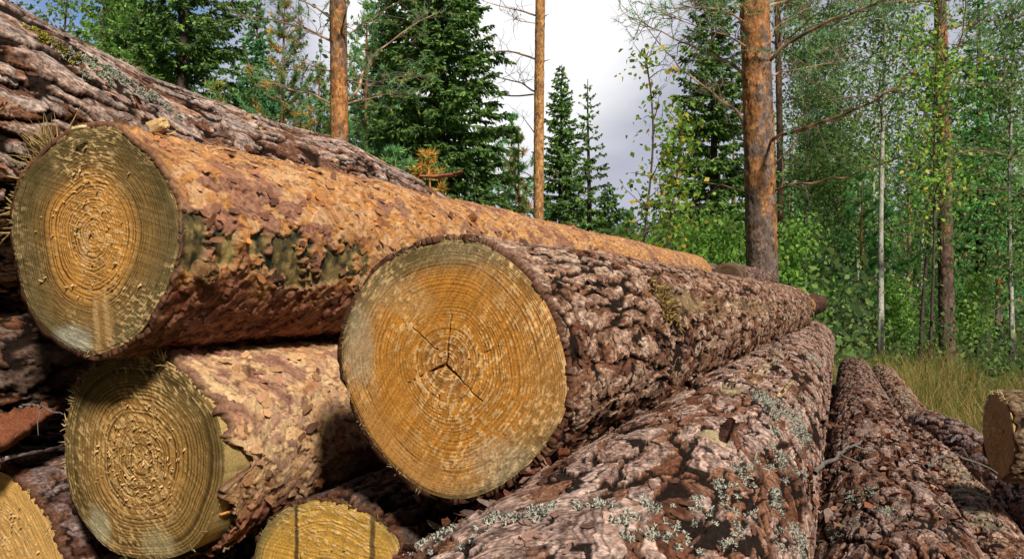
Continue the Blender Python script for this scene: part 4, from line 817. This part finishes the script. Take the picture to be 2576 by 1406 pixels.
young_pine(1112, 9.5, 2.85, .42, 'little dying pine with yellow-orange needles', 617, cols=[(.20, .105, .022), (.26, .155, .035), (.15, .075, .018), (.07, .10, .03)], z0=1.6, nwh=6)
young_pine(1580, 18, 3.1, .9, 'small round pine right of the sapling with the bare tip', 618)
YG = [(.10, .17, .03), (.16, .22, .04), (.22, .24, .05), (.07, .12, .025)]
birch(150, 17, 8.6, 'airy yellow-green tree at the top left corner', 619, R=1.6, leaf=.08, nl=4500, r0=.08, cols=YG, z0=3, colf=dark_col)
birch(255, 15, 7.4, 'loose leafy branch tips beside the broad spruce at the top left', 620, R=1.3, leaf=.075, nl=3000, r0=.07, cols=[(.05, .11, .02), (.08, .15, .03), (.12, .18, .04)], z0=3, colf=dark_col)
# sapling against the sky
birch(1618, 5.6, 2.86, 'thin birch sapling with hanging leaves standing out against the cloud', 625, R=.28, z0=1.15, leaf=.042, nl=560, r0=.011, cols=[(.08, .14, .02), (.11, .18, .03), (.06, .11, .015), (.09, .15, .02), (.12, .17, .03), (.34, .26, .03)], px_top=1628, colf=dark_col, nbr=34)
birch(1700, 6.6, 2.55, 'leafy birch sapling in front of the dark spruce left of the thickest pine', 622, R=.36, z0=1.2, leaf=.048, nl=1000, r0=.012, cols=[(.09, .17, .025), (.13, .21, .035), (.07, .13, .02), (.10, .18, .03), (.08, .15, .02), (.30, .24, .04)], px_top=1690, colf=dark_col, nbr=36)
BG_ = [(.09, .18, .035), (.13, .24, .045), (.06, .12, .025), (.18, .26, .06)]
for i, (px, Y, H, lab) in enumerate([(1690, 7.5, 1.95, 'bright green bush over the far end of the orange log'), (1765, 8.0, 1.75, 'low bright bush left of the foot of the thickest pine'), (1835, 8.6, 1.85, 'small bush touching the left side of the thickest pine'),
                                     (2000, 9.0, 1.8, 'soft green bush right behind the foot of the thickest pine'), (1600, 10, 1.7, 'round leafy bush below the sky gap'), (2262, 12.8, 1.3, 'bush under the white birch stem by the grass'), (2440, 13.0, 1.4, 'bush at the grass edge behind the reddish pine')]):
    birch(px, Y, H, lab, 630 + i, R=.55, z0=.25, leaf=.055, nl=2600, r0=.010, cols=BG_, colf=dark_col, nbr=40, name='bush', hang=.0)
# birches on the right
birch(2214, 11.6, 8.5, 'white birch stem standing clear between the bushes on the right', 640, R=1.5, z0=3.0, leaf=.055, nl=9000, r0=.046, px_top=2235)
birch(2114, 17, 8.0, 'right one of two thin white birch stems close together', 641, R=1.4, z0=2.0, leaf=.07, nl=9000, r0=.042)
birch(2095, 17.5, 7.6, 'left one of two thin white birch stems close together', 642, R=1.3, z0=2.0, leaf=.07, nl=9000, r0=.038)
birch(2335, 9.6, 5.6, 'leafy young birch whose bright leaves cover the reddish pine trunk', 643, R=.95, z0=1.9, leaf=.055, nl=2500, r0=.018, cols=[(.09, .20, .025), (.13, .27, .035), (.06, .14, .02), (.20, .30, .05), (.32, .28, .05)], px_top=2385, colf=dark_col)
birch(2312, 11.4, 5.0, 'dark leaning stem left of the reddish pine', 644, R=.8, z0=1.6, leaf=.06, nl=3200, r0=.030, px_top=2375, colf=dark_col)
birch(2030, 14, 6.8, 'bushy birch right of the thin dark pine stem', 645, R=1.5, z0=1.0, leaf=.06, nl=12000, r0=.035)
birch(2545, 12.5, 7.0, 'birch cut off by the right edge of the picture', 646, R=1.5, z0=1.0, leaf=.06, nl=12000, r0=.04)
rngT = np.random.default_rng(9)
for i in range(14):
    px = 1960 + 640 * (i + rngT.uniform(.1, .9)) / 14; birch(px, rngT.uniform(15.5, 22), rngT.uniform(6.2, 9.0), 'slender green birch in the dense thicket at the right, behind the pines', 650 + i, R=1.4, z0=.8, leaf=.08, nl=3000, r0=rngT.uniform(.025, .05),
          cols=[(.11, .18, .055), (.15, .24, .07), (.075, .125, .04), (.20, .28, .08)], group='birches of the thicket at the right')
for i, (px, Y, H) in enumerate([(2060, 19, 4.6), (2170, 16, 3.6), (2290, 17, 4.4), (2420, 18, 4.8), (2510, 16, 4.0), (1985, 16, 3.4)]):
    young_pine(px, Y, H, .95, 'small green pine growing low in the thicket at the right', 680 + i, group='small pines of the thicket at the right', cols=[(.05, .13, .045), (.08, .18, .06), (.04, .09, .035)], nn=10)
# far forest as one mass
rngF = np.random.default_rng(5); nf_ = 150000; fy = rngF.uniform(22, 46, nf_); fpx = rngF.uniform(-400, 2900, nf_); fx = (fpx - CX) / F * fy
hh = np.interp(fpx, [-400, 900, 1150, 1250, 1400, 1560, 1700, 1900, 2000, 2300, 2900], [10, 9.5, 6.5, 4.4, 3.8, 3.2, 4.5, 5.5, 6, 6, 6]) * (.62 + .7 * fbm(np.stack([fx, fy, 0 * fx], -1), .45, 3, 55))
fz = hh * rngF.uniform(0, 1, nf_) ** .8; gapn = fbm(np.stack([fx, fy, fz], -1), .8, 3, 56); k = gapn > .40; fx, fy, fz = fx[k], fy[k], fz[k]; nf_ = len(fx)
ac = Acc(); sp = fbm(np.stack([fx, fy, 0 * fx], -1), .5, 2, 57)[:, None]
cc = rcol(rngF, nf_, [(.07, .12, .045), (.095, .16, .055), (.05, .085, .035)]) * (sp < .5) + rcol(rngF, nf_, [(.03, .06, .028), (.045, .08, .035)]) * (sp >= .5)
leafquads(ac, np.stack([fx, fy, fz], -1), rdir(rngF, nf_, -.3), rngF.uniform(.10, .26, nf_), rngF, cc, aspect=.6)
for k in range(150):
    y_ = rngF.uniform(22, 42); q_ = rngF.uniform(-300, 2800); x_ = ((q_ if not 1120 < q_ < 1780 else q_ + 800) - CX) / F * y_; h_ = rngF.uniform(3, 7); c_ = [(.32, .30, .27), (.08, .06, .05), (.20, .11, .06)][rngF.integers(0, 3)]
    ac.tube([(x_, y_, 0), (x_ + rngF.uniform(-.2, .2), y_, h_)], [.07, .03], 5, c_)
tag(ac.build('far_woodland', M_LEAF), 'distant mixed forest closing the view behind the standing trees', 'woodland', kind='stuff')

# ------------------------------------------------------------------ details on the pile
def lichen(log, px, py, n_, spread, col=(.60, .64, .53), L=.006, dark=.15, elong=1.4):
    rng = log.rng; P0, N_, th, v = log.frame_at(px, py); nc_ = max(3, n_ // 26)
    cen = rng.normal(size=(nc_, 2)) * spread * .5 * np.array([1, elong]); pick = rng.integers(0, nc_, n_); off = cen[pick] + rng.normal(size=(n_, 2)) * spread * .085
    i = np.clip(np.searchsorted(log.V[:, 0], np.clip(v + off[:, 1], 0, log.len * .98)), 0, len(log.V) - 1)
    tt = (log.TH[0] + PI) % (2 * PI) - PI; order = np.argsort(tt); want = (th + off[:, 0] / log.R0 + PI) % (2 * PI) - PI; j = order[np.clip(np.searchsorted(tt[order], want), 0, len(tt) - 1)]
    S = log.Pw[i, j]; t_ = log.TH[0, j]; Nn = np.cos(t_)[:, None] * log.u + np.sin(t_)[:, None] * log.w
    D = Nn * .8 + rng.normal(size=(n_, 3)) * .65; D /= np.linalg.norm(D, axis=1, keepdims=True); l = L * rng.uniform(.5, 1.3, n_)
    c = np.array(col) * rng.uniform(.55, 1.15, (n_, 1)); dk = rng.uniform(0, 1, n_) < dark; c[dk] *= .2
    a_ = Acc(); fibres(a_, S, D, l, np.full(n_, .0007 + L * .05), rng, c); T = S + D * (l * .7)[:, None]; D2 = D + rng.normal(size=D.shape) * .8; D2 /= np.linalg.norm(D2, axis=1, keepdims=True); fibres(a_, T, D2, l * .6, np.full(n_, .0006 + L * .04), rng, c)
    a_.build('lichen', M_LICHEN, log.root, log.C)
L = LOGS
for px, py, n_, sp in [(1930,1015,1500,.034), (2010,1075,1500,.034), (2040,900,700,.045), (1873,1190,420,.018), (1828,1222,300,.013), (1760,1285,300,.013), (1725,1345,300,.013), (1956,1265,500,.020), (2013,1367,600,.018),
                       (1352,1296,420,.013), (1240,1322,300,.011), (1500,1280,200,.012), (1629,1268,260,.013), (1087,1368,400,.014), (1600,1345,300,.014), (1960,1150,500,.02)]:
    lichen(L['L7'], px, py, int(n_ * 1.2), sp * 1.1, L=.0028, col=(.56, .555, .46), dark=.45, elong=2.2)
rngP = np.random.default_rng(12)
for _ in range(26):
    y_ = rngP.uniform(1000, 1395); x_ = 1985 + (y_ - 1000) * .0 + rngP.normal() * 60 - rngP.uniform(0, 1) ** 3 * 200 * (y_ - 950) / 400
    lichen(L['L7'], min(x_, 2040), y_, int(rngP.uniform(60, 190)), rngP.uniform(.006, .013), L=.0026, col=(.56, .555, .46), dark=.45, elong=2.2)
for px, py, n_, sp in [(2170,1250,900,.028), (2115,1335,500,.018), (2230,1290,300,.02)]: lichen(L['L8'], px, py, n_, sp * 1.2, L=.0036, col=(.42, .44, .36), dark=.3)
for px, py, n_, sp, c_ in [(228,172,1400,.026,(.56,.60,.44)), (306,204,350,.018,(.5,.52,.42)), (374,250,520,.022,(.5,.52,.42)), (180,82,300,.018,(.3,.32,.26)), (98,92,420,.014,(.50,.46,.08)), (145,115,420,.018,(.50,.47,.12)), (335,148,400,.02,(.40,.40,.20))]:
    lichen(L['L1'], px, py, n_, sp, col=c_, L=.0048, dark=.35, elong=1.6)

# torn fibres round the sawn ends
L['L2'].fringe(520, 2.2, 3.0, L=(.02, .075), back=-.1, wd=.0012, out=1.0, col=(.34, .235, .09), spread=.22, v0=.02)
L['L2'].fringe(100, -PI, PI, L=(.002, .007), back=.4, col=(.36, .29, .13))
L['L3'].fringe(170, 1.35, 3.3, L=(.002, .007), back=.1, col=(.34, .28, .13)); L['L3'].fringe(80, -2.9, -1.9, L=(.002, .008), back=.1, col=(.52, .40, .20)); L['L3'].fringe(260, 1.9, 2.6, L=(.006, .02), back=-.5, col=(.34, .25, .12), v0=.01)
L['L4'].fringe(130, 2.3, 3.5, L=(.003, .012), back=.15, wd=.0009, col=(.46, .34, .16)); L['L4'].fringe(60, 1.15, 1.75, L=(.010, .026), back=.2, wd=.0015, col=(.62, .46, .22)); L['L4'].fringe(90, -PI, PI, L=(.002, .006), back=.4, col=(.40, .32, .15))
L['L6'].fringe(120, .3, 1.6, L=(.003, .010), back=.2, col=(.60, .42, .18)); L['L11'].fringe(300, 1.0, 3.0, L=(.004, .014), back=-.2, col=(.62, .48, .25), wd=.001)
L['L5'].fringe(90, 0, PI, L=(.002, .007), back=.3, col=(.20, .16, .08))

def knot(log, px, py, r, hgt, col, name='knot', seed=0, squash=1.0):
    P0, N_, th, v = log.frame_at(px, py); T1 = np.cross(N_, log.a); T2 = log.a
    a_, nth, nr_ = Acc(), 44, 26; t = np.linspace(0, 2 * PI, nth, endpoint=False); q = np.linspace(0, 1, nr_); T, Q = np.meshgrid(t, q)
    Pn = np.stack([np.cos(T) * Q, np.sin(T) * Q, Q * 0], -1); n1 = fbm(Pn, 4, 4, seed + 5)
    R = r * Q * (1 + .3 * (n1 - .5)); H = hgt * (1 - sst(.55, 1.0, Q)) - .006 * Q + .006 * (fbm(Pn, 9, 3, seed) - .5) - hgt * .25 * (1 - sst(0, .4, Q))
    P = P0 + T1 * (R * np.cos(T))[..., None] * squash + T2 * (R * np.sin(T))[..., None] + N_ * H[..., None]
    a_.grid(P, pal(col, n1 * .8 + .35 * np.sin(Q * 16) * .4 + .1), wrap=True); a_.build(name, M_WOOD, log.root, log.C)
knot(L['L2'], 505, 682, .021, .017, [(.03, .018, .01), (.14, .07, .03), (.24, .14, .06), (.06, .035, .02)], seed=1)
knot(L['L2'], 1190, 548, .015, .014, [(.06, .025, .012), (.22, .09, .03), (.34, .16, .05)], seed=2, squash=.8)
knot(L['L1'], 388, 325, .016, .026, [(.42, .26, .10), (.62, .42, .20), (.50, .33, .15)], seed=3)
knot(L['L7'], 1800, 1098, .020, .008, [(.20, .15, .08), (.40, .31, .18), (.28, .21, .12)], seed=5, squash=1.2)
knot(L['L2'], 1437, 556, .012, .014, [(.10, .04, .02), (.28, .12, .04)], seed=7)
knot(L['L7'], 1992, 985, .012, .014, [(.12, .06, .04), (.24, .12, .08)], seed=8)

def tuft_at(log, px, py, n_, sp, LL, col, wd=.0016, lift=.8, name='torn_fibres'):
    rng = log.rng; P0, N_, th, v = log.frame_at(px, py); T1 = np.cross(N_, log.a); off = rng.normal(size=(n_, 2)) * sp
    S = P0 + T1 * off[:, :1] + log.a * off[:, 1:]; D = N_ * lift * rng.uniform(.1, 1, (n_, 1)) + rng.normal(size=(n_, 3)) * .7; D /= np.linalg.norm(D, axis=1, keepdims=True)
    a_ = Acc(); fibres(a_, S, D, rng.uniform(*LL, n_), wd * rng.uniform(.5, 1.8, n_), rng, np.array(col) * rng.uniform(.4, 1.3, (n_, 1))); a_.build(name, M_FIBRE, log.root, log.C)['kind'] = 'stuff'
tuft_at(L['L3'], 1665, 765, 260, .016, (.008, .024), (.28, .18, .06), .0020, lift=.45)

# loose pieces lying on the logs
def sheet(name, pts, width, label, cat, col, Yf, thick=.003, curl=.4, seed=0, mat=None, group=None, taper=True):
    """a curled strip of bark: centre line through picture points at given distances, with real thickness"""
    rng = np.random.default_rng(seed); P = np.array([at(x, y, d) for (x, y), d in zip(pts, Yf)]); n_ = 26; t = np.linspace(0, len(P) - 1, n_); C = np.stack([np.interp(t, np.arange(len(P)), P[:, i]) for i in range(3)], -1)
    for _ in range(3): C[1:-1] = (C[:-2] + 2 * C[1:-1] + C[2:]) / 4
    T = np.gradient(C, axis=0); T /= np.linalg.norm(T, axis=1, keepdims=True); side = np.cross(T, [0.1, -.35, 1.0]); side /= np.linalg.norm(side, axis=1, keepdims=True); up = np.cross(side, T)
    w_ = width * (np.sin(np.linspace(.35, PI - .2, n_)) ** .6 if taper else np.ones(n_)) * (1 + .3 * (rng.uniform(size=n_) - .5)); m = 9; s_ = np.linspace(-1, 1, m)
    ragged = .25 * (fbm(np.stack([np.arange(n_) * .7, np.zeros(n_), np.zeros(n_)], -1), .8, 3, seed) - .5)
    top_ = C[:, None] + side[:, None] * ((s_[None] + ragged[:, None]) * w_[:, None] * .5)[..., None] + up[:, None] * ((curl * (s_ ** 2))[None] * w_[:, None])[..., None] + rng.normal(size=(n_, m, 3)) * width * .02
    bot = top_ - up[:, None] * thick; ring = np.concatenate([top_, bot[:, ::-1]], 1); n1 = fbm(ring * np.array([1, 1, 1]), 60, 4, seed)
    a_ = Acc(); a_.grid(ring, pal(col, n1 * 1.4 - .2), wrap=True)
    for e, f in ((0, 1), (-1, 0)): a_.grid(np.stack([top_[e], bot[e]]), np.array(col[0]))
    o = a_.build(name, mat or M_BARK, None, C[n_ // 2]); o.location = tuple(C[n_ // 2]); return tag(o, label, cat, group)
RED = [(.10, .03, .018), (.26, .08, .04), (.38, .15, .08)]
sheet('bark_strip', [(1056,444), (1100,447), (1140,442), (1163,431)], .030, 'long curled red-brown bark strip sticking out over the end of the thick grey log', 'bark piece', [(.16, .05, .03), (.36, .14, .08), (.30, .10, .06)], [2.36, 2.36, 2.34, 2.32], seed=1, curl=.25)
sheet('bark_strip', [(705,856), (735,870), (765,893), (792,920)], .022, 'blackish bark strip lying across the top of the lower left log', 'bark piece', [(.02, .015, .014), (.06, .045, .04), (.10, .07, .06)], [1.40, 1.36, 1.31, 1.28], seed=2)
sheet('bark_shard', [(1820,1112), (1826,1095), (1836,1072), (1842,1052)], .014, 'pointed dark bark shard standing up on the lichen log', 'bark piece', [(.04, .018, .014), (.11, .05, .04)], [.83, .83, .83, .83], seed=3)
sheet('wood_chip', [(1960,998), (1975,980), (1995,957)], .010, 'pale split wood chip on the lichen log near its bare patch', 'wood chip', [(.30, .20, .10), (.58, .43, .24), (.66, .52, .32)], [1.22, 1.22, 1.21], seed=4, mat=M_FIBRE)
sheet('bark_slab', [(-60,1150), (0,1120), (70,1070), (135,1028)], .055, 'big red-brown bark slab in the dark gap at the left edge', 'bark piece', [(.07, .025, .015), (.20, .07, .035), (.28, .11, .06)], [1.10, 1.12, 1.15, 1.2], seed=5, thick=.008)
sheet('bark_strip', [(640,1190), (690,1215), (760,1190), (820,1165)], .045, 'ragged reddish bark flap hanging under the lower left log', 'bark piece', [(.08, .03, .02), (.24, .10, .06), (.36, .19, .12)], [1.16, 1.2, 1.25, 1.3], seed=6, thick=.006)
sheet('bark_strip', [(430,385), (500,382), (580,392), (650,412)], .012, 'thin orange bark sliver along the seam behind the orange log', 'bark piece', [(.28, .10, .02), (.50, .22, .04)], [1.42, 1.48, 1.55, 1.62], seed=7)
sheet('wood_chip', [(183,325), (200,321), (218,317)], .006, 'small straw-coloured chip on the rim of the upper left sawn end', 'wood chip', [(.50, .40, .20), (.72, .60, .36)], [.985, .98, .98], seed=8, mat=M_FIBRE)
sheet('wood_chip', [(545,1295), (560,1290), (578,1286)], .012, 'orange wood chip at the lower right rim of the lower left log', 'wood chip', [(.50, .22, .05), (.70, .40, .14)], [1.02, 1.02, 1.03], seed=9, mat=M_FIBRE)
def twig(pts, Yf, r, label, seed, col=(.20, .17, .15), side=3):
    rng = np.random.default_rng(seed); P = np.array([at(x, y, d) for (x, y), d in zip(pts, Yf)]); t = np.linspace(0, len(P) - 1, len(P) * 5); C = np.stack([np.interp(t, np.arange(len(P)), P[:, i]) for i in range(3)], -1); C[1:-1] += rng.normal(size=C[1:-1].shape) * .0015
    a_ = Acc(); a_.tube(C, np.linspace(r, r * .4, len(C)), 7, col)
    for q in range(side):
        i = rng.integers(3, len(C) - 1); d = C[i] - C[i - 1]; d /= np.linalg.norm(d); a_.tube(curve(C[i], d + rng.normal(size=3) * .5, rng.uniform(.02, .05), rng, 4, wob=.15), np.linspace(r * .5, r * .2, 5), 5, col)
    o = a_.build('twig', M_TRUNK, None, C[0]); o.location = tuple(C[0]); return tag(o, label, 'twig', None)
twig([(2050,1190), (2085,1160), (2130,1128), (2168,1108)], [.80, .83, .87, .9], .0027, 'grey forked dead twig lying across the litter-strewn log', 31)
twig([(2330,1172), (2355,1152), (2385,1146), (2418,1146)], [1.0, 1.02, 1.03, 1.04], .003, 'pale forked twig on the slim stripped log', 32)
twig([(2418,1130), (2440,1160), (2462,1190), (2478,1220)], [1.15, 1.12, 1.1, 1.08], .0022, 'thin dark twig bent down beside the short cut log', 33, (.10, .07, .05), 1)
twig([(562,1388), (590,1365), (620,1345), (655,1322)], [1.05, 1.08, 1.12, 1.15], .0016, 'pale straw-like stalk in the gap by the bottom log', 34, (.36, .25, .12), 0)
twig([(2070,1062), (2095,1072), (2125,1078)], [.98, .98, .98], .004, 'short brown stick stuck between the lichen log and the litter-strewn log', 35, (.16, .08, .05), 1)
twig([(1435,1247), (1465,1249), (1498,1253)], [.70, .70, .70], .0016, 'orange dry needle stalk on the lichen log below the middle log', 36, (.50, .20, .04), 0)
twig([(50,1022), (85,1018), (125,1030), (160,1042)], [1.1, 1.08, 1.06, 1.05], .0018, 'fine grey twig reaching across the dark gap at the left', 37, (.16, .15, .15), 1)

# bark litter in the hollows between the logs
rngL = np.random.default_rng(99); ac = Acc()
def litter(log, n_, thr, size, lift, cols, vmax=2.6, vmin=.05):
    v = vmin + (vmax - vmin) * rngL.uniform(0, 1, n_) ** 1.7; th = rngL.uniform(*thr, n_); i = np.clip(np.searchsorted(log.V[:, 0], v), 0, len(log.V) - 1)
    tt = (log.TH[0] + PI) % (2 * PI) - PI; order = np.argsort(tt); j = order[np.clip(np.searchsorted(tt[order], (th + PI) % (2 * PI) - PI), 0, len(tt) - 1)]
    S = log.Pw[i, j]; t_ = log.TH[0, j]; Nn = np.cos(t_)[:, None] * log.u + np.sin(t_)[:, None] * log.w; keep = fbm(S, 9, 3, 7) + .12 * rngL.uniform(-1, 1, n_) > .50; S, Nn, nn_ = S[keep], Nn[keep], int(keep.sum())
    up = Nn * .5 + np.array([0, 0, .8]) + rngL.normal(size=(nn_, 3)) * .45; up /= np.linalg.norm(up, axis=1, keepdims=True); T1 = np.cross(up, log.a + rngL.normal(size=(nn_, 3)) * .3); T1 /= np.linalg.norm(T1, axis=1, keepdims=True); T2 = np.cross(up, T1)
    flakes(ac, S + Nn * .002, up, T1, T2, rcol(rngL, nn_, cols, lo=.6, hi=1.2), size * np.ones(nn_), lift * np.ones(nn_), rngL)
RC = [(.17, .065, .04), (.26, .10, .055), (.34, .20, .15), (.12, .05, .035), (.40, .22, .13), (.30, .22, .19)]
litter(L['L7'], 700, (2.1, 2.7), .010, .006, RC); litter(L['L7'], 350, (-.3, .4), .010, .006, RC); litter(L['L8'], 1500, (.6, 2.6), .013, .008, RC); litter(L['L9'], 900, (1.0, 2.9), .011, .006, RC)
litter(L['L5'], 200, (.5, 2.0), .014, .008, RC[:4]); litter(L['L1'], 200, (-.5, .6), .014, .007, RC)
tag(ac.build('bark_litter', M_BARK, None), 'red-brown bark flakes and crumbs lying in the hollows between the logs', 'bark litter', kind='stuff')
